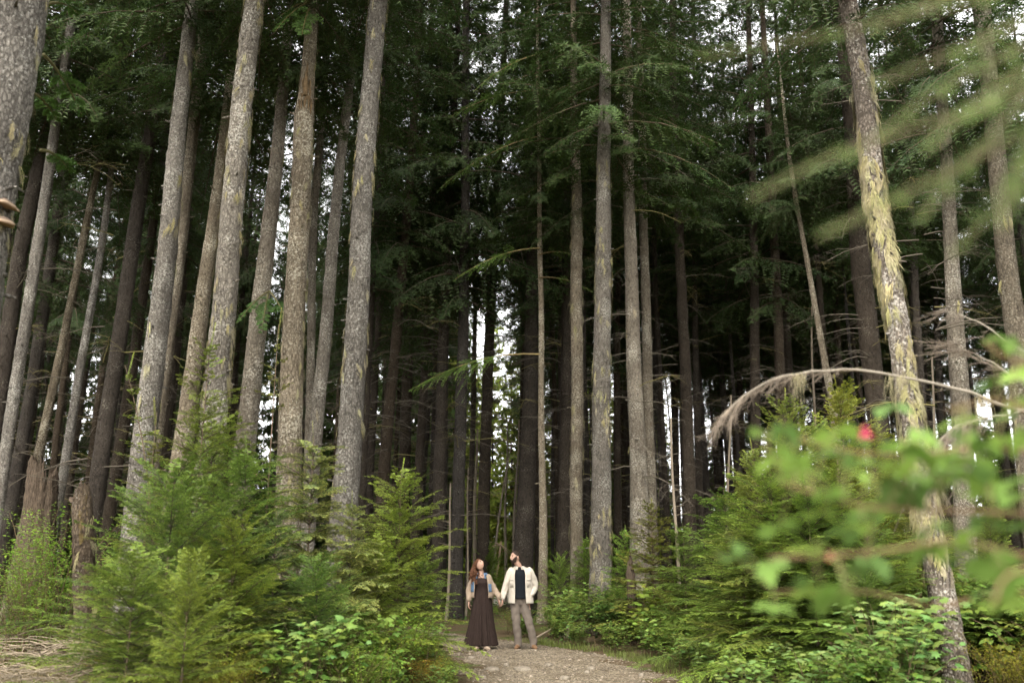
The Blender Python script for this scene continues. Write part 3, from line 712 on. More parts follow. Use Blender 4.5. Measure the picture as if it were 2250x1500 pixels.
SAP = {
    "slender": sapling_kind(301, 4.3, 1.15, 0.30, 0.20, 5, prof=1.4),
    "full": sapling_kind(302, 2.9, 1.2, 0.42, 0.15, 7, prof=1.6, tip=(0.28, 0.345, 0.055)),
    "cedar": sapling_kind(303, 2.9, 1.1, 0.38, 0.17, 7, prof=1.5, base=(0.105, 0.155, 0.050), tip=(0.43, 0.43, 0.11), droop=0.42, tdroop=0.9, e_low=0.25, e_top=0.9, tipamt=0.9, ratio=0.42),
    "sparse": sapling_kind(304, 4.2, 0.85, 0.10, 0.21, 3, gap=0.35, stem_r=0.014, base=(0.12, 0.14, 0.04), tip=(0.28, 0.28, 0.07)),
    "wide": sapling_kind(305, 2.2, 1.6, 0.50, 0.15, 7, prof=1.4, base=(0.088, 0.132, 0.026), ratio=0.30, droop=0.16),
    "upright": sapling_kind(306, 3.6, 1.3, 0.36, 0.17, 7, prof=1.6, tip=(0.29, 0.31, 0.06), e_low=0.15, e_top=0.95),
    "olive": sapling_kind(307, 1.9, 0.85, 0.2, 0.075, 5, base=(0.115, 0.145, 0.034), tip=(0.27, 0.275, 0.06)),
    "bent": sapling_kind(308, 3.9, 0.85, 0.10, 0.17, 3, sway=-0.055, gap=0.2),
}
def sapling(kind, px, py, Y, label, group, rz=0.0, tint=(1, 1, 1), wide=1.0, name="hemlock_sapling", cat="sapling"):
    H, st, fo = SAP[kind]
    top = pix(px, py, Y)
    if kind == "bent": top.x += 0.055 * (0.88 * 3.9) ** 2 * top.z / H
    g = float(gz(top.x, Y)); s = (top.z - g) / H
    root = empty(name, (top.x, Y, g), 0 if kind == "bent" else rz); root.scale = (s * wide, s * wide, s)
    tag(root, label, cat, group)
    link("stem", st, root); o = link("foliage", fo, root); o.color = (*tint, 1)
    return root
GL = "young conifers left of the path"; GR = "young conifers right of the path"
sapling("slender", 462, 742, 11.2, "tallest slender young hemlock in front of the lichen streaked trunk", GL, 0.4)
sapling("sparse", 612, 712, 12.2, "thin nearly bare leader rising beside the scarred trunk", GL, 1.0)
sapling("bent", 272, 802, 11.6, "young hemlock with its bare tip bent over sideways", GL)
sapling("cedar", 690, 960, 11.6, "yellow tipped cedar sapling with drooping fronds", GL, 2.0, name="cedar_sapling")
sapling("full", 882, 1030, 12.6, "bushy bright green young hemlock nearest the woman", GL, 0.3, (1.05, 1.05, 0.9))
sapling("full", 545, 985, 11.0, "bushy young hemlock in front of the scarred trunk", GL, 2.6, (0.8, 0.95, 1.0), 1.15)
sapling("wide", 385, 1045, 9.6, "wide dark young hemlock beside the broken mossy post", GL, 1.1, (0.8, 0.95, 1.0), 0.95)
sapling("wide", 300, 1230, 8.6, "low spreading young hemlock in the left corner", GL, 2.9, (0.9, 1.0, 0.95), 1.2)
sapling("wide", 420, 1235, 7.9, "soft olive young hemlock nearest the camera", GL, 0.5, (1.0, 1.02, 0.9), 0.75)
sapling("cedar", 775, 1105, 11.4, "smaller yellow tipped cedar sapling leaning on the bushy hemlock", GL, 4.1, name="cedar_sapling")
sapling("cedar", 610, 1120, 10.6, "grey green cedar sapling below the scarred trunk", GL, 5.3, (0.62, 0.78, 0.85), name="cedar_sapling")
sapling("full", 935, 1215, 14.0, "low young hemlock reaching towards the path", GL, 3.3, (0.85, 0.95, 0.9))
sapling("wide", 520, 1150, 9.8, "spreading young hemlock in the middle of the left thicket", GL, 4.9, (1.1, 1.1, 0.95), 1.0)
sapling("wide", 830, 1200, 12.0, "spreading bright young hemlock under the bushy bright one", GL, 2.7, (1.2, 1.25, 1.0), 0.9)
sapling("wide", 470, 960, 11.8, "ragged young hemlock behind the tallest slender one", GL, 3.9, (0.95, 1.0, 0.95), 0.75)
sapling("sparse", 345, 905, 11.4, "thin ragged young hemlock left of the tallest slender one", GL, 3.9, (1.1, 1.1, 0.9), 1.5)
sapling("wide", 700, 1240, 10.2, "dark young hemlock low in the middle of the thicket", GL, 0.9, (0.7, 0.9, 0.95), 0.9)
sapling("upright", 1722, 880, 12.0, "young hemlock under the drooping end of the dead branch", GR, 0.2)
sapling("upright", 1842, 850, 13.0, "young hemlock with the tallest pale leader under the dead branch", GR, 1.9, (1.2, 1.1, 0.85))
sapling("upright", 1655, 985, 13.5, "bushy young hemlock at the edge of the right thicket", GR, 3.0)
sapling("full", 1590, 1075, 14.5, "young hemlock with long side sprays beside the pale dead pole", GR, 5.0, (0.7, 0.85, 0.8), 1.2)
sapling("upright", 1915, 935, 14.0, "young hemlock in front of the broad dark trunk", GR, 4.0, (1.1, 1.05, 0.85))
sapling("upright", 1990, 1010, 13.0, "young hemlock touching the lichen wrapped trunk", GR, 5.5)
sapling("full", 1770, 1050, 11.4, "dense young hemlock in the heart of the right thicket", GR, 2.2, (0.75, 0.9, 0.85), 1.2)
sapling("full", 1900, 1120, 10.8, "dense young hemlock low behind the blurred leaves", GR, 0.7, (0.7, 0.85, 0.8), 1.1)
sapling("wide", 1900, 1260, 10.2, "dark low young hemlock at the foot of the lichen wrapped trunk", GR, 0.4, (0.6, 0.75, 0.7), 0.8)
sapling("olive", 1430, 1105, 18.5, "brownish brushy young conifer at the foot of the leaning trunk", GR, 0.4, (0.85, 0.8, 0.7), 1.0)
sapling("full", 1500, 1150, 17.0, "young hemlock beside the pale dead pole", GR, 1.4, (0.7, 0.8, 0.75))
sapling("wide", 1230, 1225, 23.0, "shaded young hemlock right behind the man", GR, 1.2, (1.0, 1.2, 1.0), 0.75)
sapling("full", 1290, 1180, 23.5, "shaded young hemlock between the two slim pale trunks", GR, 2.2, (1.0, 1.2, 1.0), 0.9)
sapling("full", 1372, 1165, 20.0, "bright young hemlock beside the tall pale trunk", GR, 0.2, (0.9, 1.1, 0.9), 0.8)
sapling("upright", 2165, 1090, 13.0, "young hemlock right of the lichen wrapped trunk", GR, 0.2, (0.85, 0.95, 0.85))
sapling("olive", 2240, 1280, 11.6, "dry olive young conifer in the right corner", GR, 0.9, (0.9, 0.85, 0.75))
sapling("upright", 1790, 930, 12.4, "young hemlock squeezed between the two tallest under the dead branch", GR, 3.7, (0.9, 1.0, 0.9))
sapling("full", 1690, 1020, 11.8, "bushy young hemlock low under the dead branch's tip", GR, 4.4, (0.9, 1.0, 0.9), 1.15)
sapling("full", 1840, 1010, 11.6, "bushy young hemlock behind the pink flower", GR, 1.2, (0.95, 1.0, 0.85), 1.15)
sapling("full", 1625, 1130, 12.6, "young hemlock at the right thicket's lower edge", GR, 0.6, (0.85, 0.95, 0.85), 1.1)
sapling("wide", 1075, 1200, 30.0, "dim young hemlock between the two people", GR, 0.9, (1.0, 1.2, 1.0), 0.8)

# ------------------------------------------------------------------ broad-leaved shrubs, ferns, grass
def leaf_template(kind):
    def ov(n=5, w=0.36, fold=0.10, serr=0.03):
        x = np.linspace(0, 1, n + 1); prof = w * np.sin(np.pi * x ** 0.75) ** 0.9
        prof = prof + serr * np.where(np.arange(n + 1) % 2, 1, -1) * (x > 0) * (x < 1); prof[0] = prof[-1] = 0
        V = []; F = []
        zc = -0.22 * x ** 2
        for i in range(n + 1): V += [(x[i], 0, zc[i]), (x[i], prof[i], zc[i] + fold * prof[i] * 2), (x[i], -prof[i], zc[i] + fold * prof[i] * 2)]
        for i in range(n):
            a, b = 3 * i, 3 * i + 3
            F += [(a, b, b + 1), (a, b + 1, a + 1), (a, b + 2, b), (a, a + 2, b + 2)]
        return np.array(V), np.array(F)
    def rot(V, a, s, o):
        c, sn = math.cos(a), math.sin(a)
        return np.stack([(V[:, 0] * c - V[:, 1] * sn) * s + o[0], (V[:, 0] * sn + V[:, 1] * c) * s + o[1], V[:, 2] * s], -1)
    if kind == "trifoliate":
        V, F = ov(4); out = [], []
        n = 0
        for a, s, o in ((0, 0.72, (0.28, 0)), (1.15, 0.58, (0.2, 0.02)), (-1.15, 0.58, (0.2, -0.02))):
            out[0].append(rot(V, a, s, o)); out[1].append(F + n); n += len(V)
        return np.concatenate(out[0]), np.concatenate(out[1])
    if kind == "palmate":
        pts = [(0.0, 0.0), (-0.12, 0.30), (0.22, 0.27), (0.16, 0.58), (0.50, 0.27), (0.80, 0.36), (0.72, 0.14), (1.0, 0.0)]
        L = [(x, y, -0.25 * (x * x + y * y) + 0.05 * abs(y)) for x, y in pts]; R = [(x, -y, z) for x, y, z in L]
        c = (0.30, 0, 0.03); V = [c] + L + R; F = []
        for i in range(7): F += [(0, i + 2, i + 1), (0, i + 9, i + 10)]
        return np.array(V), np.array(F)
    V, F = ov(2, 0.30)
    return V, F
def place_leaves(mb, T, P, D, Up, S, col):
    V, F = T
    D = nrm(D); B = nrm(np.cross(Up, D)); U = np.cross(D, B)
    W = P[:, None] + S[:, None, None] * (V[None, :, 0:1] * D[:, None] + V[None, :, 1:2] * B[:, None] + V[None, :, 2:3] * U[:, None])
    nv = len(V); n = len(P)
    mb.add(W.reshape(-1, 3), (F[None] + (np.arange(n) * nv)[:, None, None]).reshape(-1, 3), np.repeat(col, nv, axis=0))
def shrub_kind(seed, kind, H, spread, nstem, nleaf, size, col, var=0.25, stemcol=(0.10, 0.07, 0.04), low=0.15, petiole=0.05):
    r = np.random.default_rng(seed); lm, sm = MB(), MB()
    T = leaf_template(kind); col = np.asarray(col)
    for i in range(nstem):
        a = r.uniform(0, 6.28); o = np.array([r.normal(0, spread * 0.22), r.normal(0, spread * 0.22), 0]); h = H * r.uniform(0.55, 1.0); out = spread * r.uniform(0.2, 1.0)
        s = np.linspace(0, 1, 8)[:, None]
        p = o + np.array([math.cos(a), math.sin(a), 0]) * out * s ** 1.6 + np.array([0, 0, 1.0]) * h * (s * 1.25 - 0.25 * s ** 3 - 0.0 * s)
        p += np.cumsum(r.normal(0, 0.012, p.shape), axis=0)
        sm.tube(p, np.linspace(0.007, 0.0018, 8), 4, np.asarray(stemcol) * r.uniform(0.7, 1.3), cap=False)
        n = nleaf; t = np.sort(r.uniform(low, 1.0, n)) ** 0.8
        P = np.stack([np.interp(t, s[:, 0], p[:, k]) for k in range(3)], -1)
        az = np.arange(n) * 2.4 + r.uniform(0, 6)
        D = np.stack([np.cos(az), np.sin(az), r.normal(0.1, 0.25, n)], -1)
        P = P + D * petiole * r.uniform(0.3, 1.4, n)[:, None]
        Up = nrm(np.stack([r.normal(0, 0.30, n), r.normal(-0.12, 0.30, n), np.ones(n)], -1))
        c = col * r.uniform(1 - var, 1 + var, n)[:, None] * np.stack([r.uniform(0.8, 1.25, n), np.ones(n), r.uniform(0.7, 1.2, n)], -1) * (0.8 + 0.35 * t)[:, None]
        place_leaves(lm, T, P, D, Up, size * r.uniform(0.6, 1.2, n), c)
    return (H, sm.mesh("shrub_stems", M_TWIG), lm.mesh("shrub_leaves", M_LEAF))
SHR = {
    "salmonberry": shrub_kind(401, "trifoliate", 1.4, 0.75, 34, 22, 0.145, (0.105, 0.160, 0.034)),
    "salmonberry2": shrub_kind(402, "trifoliate", 1.3, 0.85, 30, 24, 0.125, (0.125, 0.185, 0.040)),
    "thimbleberry": shrub_kind(403, "palmate", 1.3, 0.65, 20, 13, 0.135, (0.135, 0.205, 0.055), 0.2, petiole=0.09),
    "thimbleberry2": shrub_kind(404, "palmate", 1.1, 0.7, 24, 15, 0.115, (0.115, 0.175, 0.045), 0.2, petiole=0.09),
    "huckleberry": shrub_kind(405, "simple", 1.7, 0.8, 46, 110, 0.038, (0.15, 0.21, 0.034), 0.25, petiole=0.06),
    "huckleberry2": shrub_kind(406, "simple", 1.2, 0.8, 46, 90, 0.042, (0.165, 0.20, 0.036), 0.25, petiole=0.06),
}
def shrub(kind, X, Y, h, label, group, rz, tint=(1, 1, 1), wide=1.0, name="leafy_shrub"):
    H, st, lf = SHR[kind]; s = h / H
    root = empty(name, (X, Y, float(gz(X, Y)) - 0.02), rz); root.scale = (s * wide, s * wide, s)
    tag(root, label, "shrub", group)
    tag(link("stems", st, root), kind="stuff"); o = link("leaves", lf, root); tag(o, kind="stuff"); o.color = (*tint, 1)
    return root
rs = random.Random(21)
def at(px, Y): return (px - 1125) / FPX * Y / 1.045
GS = "broad leaved shrubs banked along the right of the path"
# right bank, filled from the path edge outwards; nearer the path the shrubs are lower
pl = []
for tries in range(4000):
    if len(pl) >= 92: break
    Y = rs.uniform(8.6, 22); e = float(pcx(Y) + pwid(Y)); X = e + 0.35 + rs.random() ** 1.3 * 6.2
    if X > 0.60 * Y + 0.6: continue
    pxs = 1125 + X / (Y / 1.045) * FPX
    if Y < 11.6 and 1960 < pxs < 2240: continue
    if any((X - a) ** 2 + (Y - b) ** 2 < 0.58 ** 2 for a, b in pl): continue
    pl.append((X, Y)); d = X - e
    h = 0.42 + 0.38 * min(d, 2.6) * rs.uniform(0.75, 1.15)
    if Y > 18: h *= 0.75
    kind = rs.choice(["salmonberry", "salmonberry", "salmonberry2", "salmonberry2", "thimbleberry2", "thimbleberry", "huckleberry2"])
    tn = rs.uniform(0.9, 1.25)
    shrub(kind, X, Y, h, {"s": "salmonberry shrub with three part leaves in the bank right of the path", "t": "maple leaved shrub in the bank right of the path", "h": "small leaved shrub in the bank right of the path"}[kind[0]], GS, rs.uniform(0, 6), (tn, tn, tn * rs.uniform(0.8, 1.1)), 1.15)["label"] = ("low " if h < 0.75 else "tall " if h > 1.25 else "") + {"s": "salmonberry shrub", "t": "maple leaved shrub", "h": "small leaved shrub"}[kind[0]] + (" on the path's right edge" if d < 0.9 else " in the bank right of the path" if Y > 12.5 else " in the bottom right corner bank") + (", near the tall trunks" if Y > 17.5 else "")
GSL = "low shrubs under the young conifers left of the path"
for (px, Y, h, kind, label, tint) in [
    (100, 13.0, 2.25, "huckleberry", "bright green huckleberry bush beside the rotten stump", (0.9, 1.15, 0.8)),
    (38, 12.2, 1.75, "huckleberry", "loose green huckleberry bush at the frame's edge", (0.85, 0.95, 0.8)),
    (690, 9.6, 0.98, "thimbleberry", "maple leaved shrub with large pale leaves in the thicket", (1.1, 1.15, 1.1)),
    (620, 9.3, 0.8, "thimbleberry2", "maple leaved shrub low beside the sword fern", (1.2, 1.2, 1.0)),
    (540, 9.2, 0.75, "huckleberry2", "yellow green huckleberry under the grey cedar", (1.1, 1.05, 0.8)),
    (480, 8.8, 0.6, "huckleberry2", "yellowish huckleberry at the bottom edge of the thicket", (1.3, 1.0, 0.7)),
    (800, 10.8, 1.0, "salmonberry", "salmonberry shrub in front of the bushy bright hemlock", (1.1, 1.15, 0.9)),
    (870, 11.8, 1.05, "huckleberry2", "fresh green huckleberry under the bushy bright hemlock", (0.8, 1.1, 0.8)),
    (945, 12.9, 0.78, "thimbleberry", "pale maple leaved shrub overhanging the path's left edge", (1.2, 1.2, 1.1)),
    (780, 9.8, 0.8, "huckleberry2", "small leaved bush low in the middle of the thicket", (0.8, 1.0, 0.75)),
    (850, 10.6, 0.62, "salmonberry2", "low salmonberry shrub near the path's left edge", (0.9, 1.0, 0.9)),
    (930, 11.6, 0.5, "huckleberry2", "rusty tinged low bush on the path's left edge", (1.5, 0.85, 0.7)),
    (900, 12.6, 0.62, "huckleberry2", "fresh low bush between hemlock and path", (0.9, 1.05, 0.8)),
    (985, 12.0, 0.32, "salmonberry2", "small seedling shrub on the path's left margin", (1.1, 1.1, 0.9)),
    (960, 11.4, 0.40, "thimbleberry2", "small maple leaved plant at the bottom left of the path", (1.0, 1.0, 0.9)),
    (740, 11.2, 1.1, "huckleberry", "tall small leaved bush between the two cedar saplings", (0.8, 1.0, 0.75)),
    (420, 9.6, 0.7, "huckleberry2", "yellow flowering low bush under the wide dark hemlock", (1.3, 1.0, 0.7)),
    (250, 10.6, 0.8, "huckleberry2", "thin yellowish bush in the dry brush", (1.0, 0.85, 0.65)),
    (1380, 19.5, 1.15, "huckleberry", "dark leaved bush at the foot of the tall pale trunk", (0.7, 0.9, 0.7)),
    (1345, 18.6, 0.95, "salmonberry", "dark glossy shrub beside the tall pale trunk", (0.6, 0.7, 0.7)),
    (1440, 17.6, 1.2, "thimbleberry2", "yellowing maple leaved shrub below the splintered stub", (1.3, 1.15, 0.7)),
    (1975, 9.4, 0.95, "thimbleberry", "pale maple leaved shrub at the foot of the lichen wrapped trunk", (0.95, 1.05, 1.0)),
    (1900, 8.6, 0.8, "salmonberry", "dark salmonberry shrub left of the lichen wrapped trunk's foot", (0.8, 0.9, 0.8)),
    (2215, 9.8, 0.7, "huckleberry2", "olive small leaved bush right of the lichen wrapped trunk's foot", (1.1, 0.9, 0.65))]:
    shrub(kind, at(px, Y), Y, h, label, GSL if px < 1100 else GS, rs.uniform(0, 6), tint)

def fern_mesh(seed, n=15, L=0.75):
    r = np.random.default_rng(seed); mb = MB()
    for i in range(n):
        a = i / n * 6.28 + r.normal(0, 0.2); l = L * r.uniform(0.7, 1.1); s = np.linspace(0.05, 1, 30)
        hz = np.array([math.cos(a), math.sin(a), 0]); P = hz * (l * s)[:, None] * 0.85 + np.array([0, 0, 1.0]) * (l * (1.0 * s - 0.85 * s * s))[:, None]
        S = np.array([-math.sin(a), math.cos(a), 0]); w = 0.15 * l * np.sin(np.pi * np.clip(s * 0.9 + 0.1, 0, 1)) ** 0.7
        tn = nrm(np.gradient(P, axis=0))
        for sd in (1, -1):
            tipp = P + S * (sd * w)[:, None] + tn * (w * 0.3)[:, None] - np.array([0, 0, 1]) * (w * 0.2)[:, None]
            mb.tris(np.stack([P - tn * 0.011, P + tn * 0.011, tipp], 1), np.array([0.045, 0.09, 0.025]) * r.uniform(0.8, 1.3, 30)[:, None])
        mb.tube(P[::4], np.linspace(0.004, 0.001, len(P[::4])), 3, (0.1, 0.09, 0.04), cap=False)
    return mb.mesh("fern_fronds", M_LEAF)
FERN = fern_mesh(9)
for px, Y, s, lb in ((585, 8.9, 0.8, "dark sword fern at the bottom of the left thicket"), (700, 9.2, 0.6, "sword fern half hidden under the maple leaved shrub"), (870, 10.4, 0.85, "sword fern with rusty tips near the path")):
    root = empty("fern", (at(px, Y), Y, float(gz(at(px, Y), Y))), rs.uniform(0, 6)); root.scale = (s, s, s); tag(root, lb, "fern", "sword ferns in the left thicket"); link("fronds", FERN, root)

def grass(n, fx, hr, col, seed, name, label, w=0.004):
    r = np.random.default_rng(seed); mb = MB()
    P = fx(r, n); n = len(P); h = r.uniform(*hr, n); a = r.uniform(0, 6.28, n)
    d = np.stack([np.cos(a), np.sin(a), 0 * a], -1); s = np.stack([-np.sin(a), np.cos(a), 0 * a], -1) * w
    lean = r.uniform(0.1, 0.8, n)[:, None]
    m_ = P + d * lean * h[:, None] * 0.35 + np.array([0, 0, 1]) * h[:, None] * 0.6; t = P + d * lean * h[:, None] + np.array([0, 0, 1]) * h[:, None] * 0.95
    c = np.asarray(col) * r.uniform(0.6, 1.4, n)[:, None]
    mb.tris(np.stack([P - s, P + s, m_ + s * .7], 1), c); mb.tris(np.stack([P - s, m_ + s * .7, m_ - s * .7], 1), c); mb.tris(np.stack([m_ - s * .7, m_ + s * .7, t], 1), c)
    tag(link(name, mb.mesh(name, M_LEAF)), label, "grass", kind="stuff")
def edge_right(r, n):
    y = r.uniform(9, 20, n); x = pcx(y) + pwid(y) + np.abs(r.normal(0, 0.28, n)) - 0.03 + 0.1 * np.sin(3 * y)
    k = np.sin(2.1 * y) + np.sin(5.3 * y + 1) + r.normal(0, 0.8, n) > -0.5; x, y = x[k], y[k]
    return np.stack([x, y, gz(x, y)], -1)
def edge_left(r, n):
    y = r.uniform(10, 20, n); x = pcx(y) - pwid(y) - np.abs(r.normal(0, 0.22, n)) + 0.02
    return np.stack([x, y, gz(x, y)], -1)
def corner_left(r, n):
    y = r.uniform(8.5, 15, n); x = -0.58 * y + r.uniform(0, 3.6, n)
    return np.stack([x, y, gz(x, y)], -1)
grass(5200, edge_right, (0.03, 0.15), (0.12, 0.15, 0.035), 31, "grass", "short fresh grass along the right edge of the path")
grass(4000, edge_left, (0.04, 0.14), (0.12, 0.13, 0.035), 32, "edge_grass", "sparse grass along the left edge of the path")
grass(9000, corner_left, (0.10, 0.45), (0.20, 0.16, 0.085), 33, "dry_grass", "dry straw coloured grass and stalks in the left corner", 0.003)

# low cover on the shaded forest floor
r = np.random.default_rng(51); mb = MB(); T = leaf_template("simple")
n = 16000
y = 18.5 + r.random(n) ** 1.5 * 42; x = r.uniform(-0.62, 0.62, n) * y
keep = (np.abs(x - pcx(y)) > pwid(y) + 0.1) | (y > 36)
keep &= (np.sin(x * 0.9 + 1.3 * np.sin(y * 0.5)) + np.sin(y * 0.8 + x * 0.4) + r.normal(0, 0.7, n)) > -0.1
x, y = x[keep], y[keep]; n = len(x)
hh = r.random(n) ** 1.5 * 0.55
az = r.uniform(0, 6.28, n)
place_leaves(mb, T, np.stack([x, y, gz(x, y) + 0.03 + hh], -1), np.stack([np.cos(az), np.sin(az), r.normal(0, 0.3, n)], -1), nrm(np.stack([r.normal(0, 0.4, n), r.normal(0, 0.4, n), np.ones(n)], -1)), r.uniform(0.08, 0.18, n), np.array([0.05, 0.095, 0.022]) * r.uniform(0.6, 1.4, n)[:, None])
tag(link("undergrowth", mb.mesh("undergrowth", M_LEAF)), "low green undergrowth covering the shaded forest floor", "undergrowth", kind="stuff")

# dry brush: bleached twigs lying and arching in the left corner
r = np.random.default_rng(61); mb = MB()
for i in range(420):
    Y = r.uniform(8.8, 13.5); X = at(r.uniform(-20, 330), Y); L = r.uniform(0.3, 1.3); a = r.uniform(0, 6.28); s = np.linspace(0, 1, 6)[:, None]
    p = np.array([X, Y, float(gz(X, Y)) + r.uniform(0, 0.5)]) + np.array([math.cos(a), math.sin(a) * 0.5, 0]) * L * s + np.array([0, 0, 1]) * (r.uniform(0.1, 0.7) * L * (s - s * s * r.uniform(0.6, 1.2)))
    p += np.cumsum(r.normal(0, 0.012, p.shape), axis=0)
    mb.tube(p, np.linspace(0.006, 0.002, 6), 4, np.array([0.27, 0.22, 0.16]) * r.uniform(0.5, 1.25), cap=False)
tag(link("dead_twigs", mb.mesh("dead_twigs", M_TWIG)), "tangle of bleached dead twigs in the left corner", "twigs", kind="stuff")

# gravel and single stones on the path
r = np.random.default_rng(71); mb = MB()
n = 9000
y = 9 + r.random(n) ** 1.2 * 13; x = pcx(y) + (pwid(y) + 0.12) * r.uniform(-1, 1, n)
O = np.array([[1, 0, 0], [-1, 0, 0], [0, 1, 0], [0, -1, 0], [0, 0, 1], [0, 0, -1]], float)
FO = np.array([[0, 2, 4], [2, 1, 4], [1, 3, 4], [3, 0, 4], [2, 0, 5], [1, 2, 5], [3, 1, 5], [0, 3, 5]])
sz = r.uniform(0.006, 0.017, n) * (1 + 1.0 * (r.random(n) < 0.05))
S3 = np.stack([sz * r.uniform(0.7, 1.5, n), sz * r.uniform(0.7, 1.5, n), sz * r.uniform(0.4, 0.8, n)], -1); a = r.uniform(0, 6.28, n)
V = O[None] * S3[:, None] * r.uniform(0.7, 1.2, (n, 6, 1))
V = np.stack([V[..., 0] * np.cos(a)[:, None] - V[..., 1] * np.sin(a)[:, None], V[..., 0] * np.sin(a)[:, None] + V[..., 1] * np.cos(a)[:, None], V[..., 2]], -1) + np.stack([x, y, path_z(x, y) + sz * 0.25], -1)[:, None]
mb.add(V.reshape(-1, 3), (FO[None] + (np.arange(n) * 6)[:, None, None]).reshape(-1, 3), np.repeat(np.array([0.18, 0.15, 0.115]) * r.uniform(0.45, 1.5, n)[:, None], 6, axis=0))
n = 2600; y = 9 + r.random(n) ** 1.2 * 13; tt = np.clip(r.normal(0, 0.75, n), -1.05, 1.05); tt = np.where(np.abs(tt) < 0.45, np.sign(tt + 1e-6) * (0.6 + 0.4 * r.random(n)), tt); x = pcx(y) + (pwid(y) + 0.12) * tt
a = r.uniform(0, 6.28, n); ln = r.uniform(0.015, 0.06, n)[:, None]; d = np.stack([np.cos(a), np.sin(a), 0 * a], -1); P = np.stack([x, y, path_z(x, y) + 0.012], -1); q = np.stack([-np.sin(a), np.cos(a), 0.6 + 0 * a], -1) * 0.004
mb.tris(np.stack([P - q, P + q, P + d * ln], 1), np.array([0.085, 0.055, 0.03]) * r.uniform(0.5, 1.4, n)[:, None])
tag(link("gravel", mb.mesh("gravel", M_TWIG)), "loose gravel scattered over the path", "gravel", kind="stuff")
M_STONE = plain_mat("stone", (0.17, 0.146, 0.115), 0.9, 0.22, 22.0, 0.6)
for i, (px, py, wpx_, lb) in enumerate([(1083, 1470, 34, "flat pale stone set in the path before the woman"), (1150, 1472, 40, "broad flat stone in the middle of the path"), (1035, 1447, 15, "small pale stone just in front of the woman's hem"),
        (1112, 1463, 14, "small stone between the two flat stones"), (1205, 1464, 18, "pale stone in front of the man's shoes"), (1298, 1470, 20, "pale flat stone near the grass edge"), (1410, 1484, 14, "lone pale stone near the right path edge"),
        (1290, 1480, 12, "small stone below the pale flat one"), (1060, 1490, 20, "stone at the bottom edge of the path"), (1240, 1492, 22, "low stone at the bottom middle of the path")]):
    v = (750 - py) / FPX; c_, s_ = math.cos(PITCH), math.sin(PITCH)
    Y = -CAM_H * (c_ - v * s_) / (s_ + v * c_); X = (px - 1125) / FPX * Y / (c_ - v * s_); w = wpx_ / FPX * Y / 1.05
    rr = np.random.default_rng(800 + i); mb = MB(); nseg = 9; th = np.linspace(0, 6.28, nseg, endpoint=False); rd = rr.uniform(0.75, 1.15, nseg)
    rings = [(1.0, -0.03), (1.05, 0.012), (0.85, 0.03), (0.45, 0.036)]
    V = np.array([[(w / 2 * k * rd[j] * math.cos(th[j]), w / 2 * 1.6 * k * rd[j] * math.sin(th[j]), z + rr.normal(0, 0.003)) for j in range(nseg)] for k, z in rings]).reshape(-1, 3)
    idx = np.arange(4 * nseg).reshape(4, nseg); nx = np.roll(idx, -1, axis=1)
    mb.add(V, np.stack([idx[:-1], nx[:-1], nx[1:], idx[1:]], -1).reshape(-1, 4))
    top = V[idx[3]]; mb.tris(np.stack([top, np.roll(top, -1, axis=0), np.tile(top.mean(0) + [0, 0, 0.003], (nseg, 1))], 1), np.ones((nseg, 3)))
    o = link("stone", mb.mesh("stone", M_STONE), None, (X, Y, float(path_z(X, Y)) + 0.0)); tag(o, lb, "stone", "stones in the gravel path")
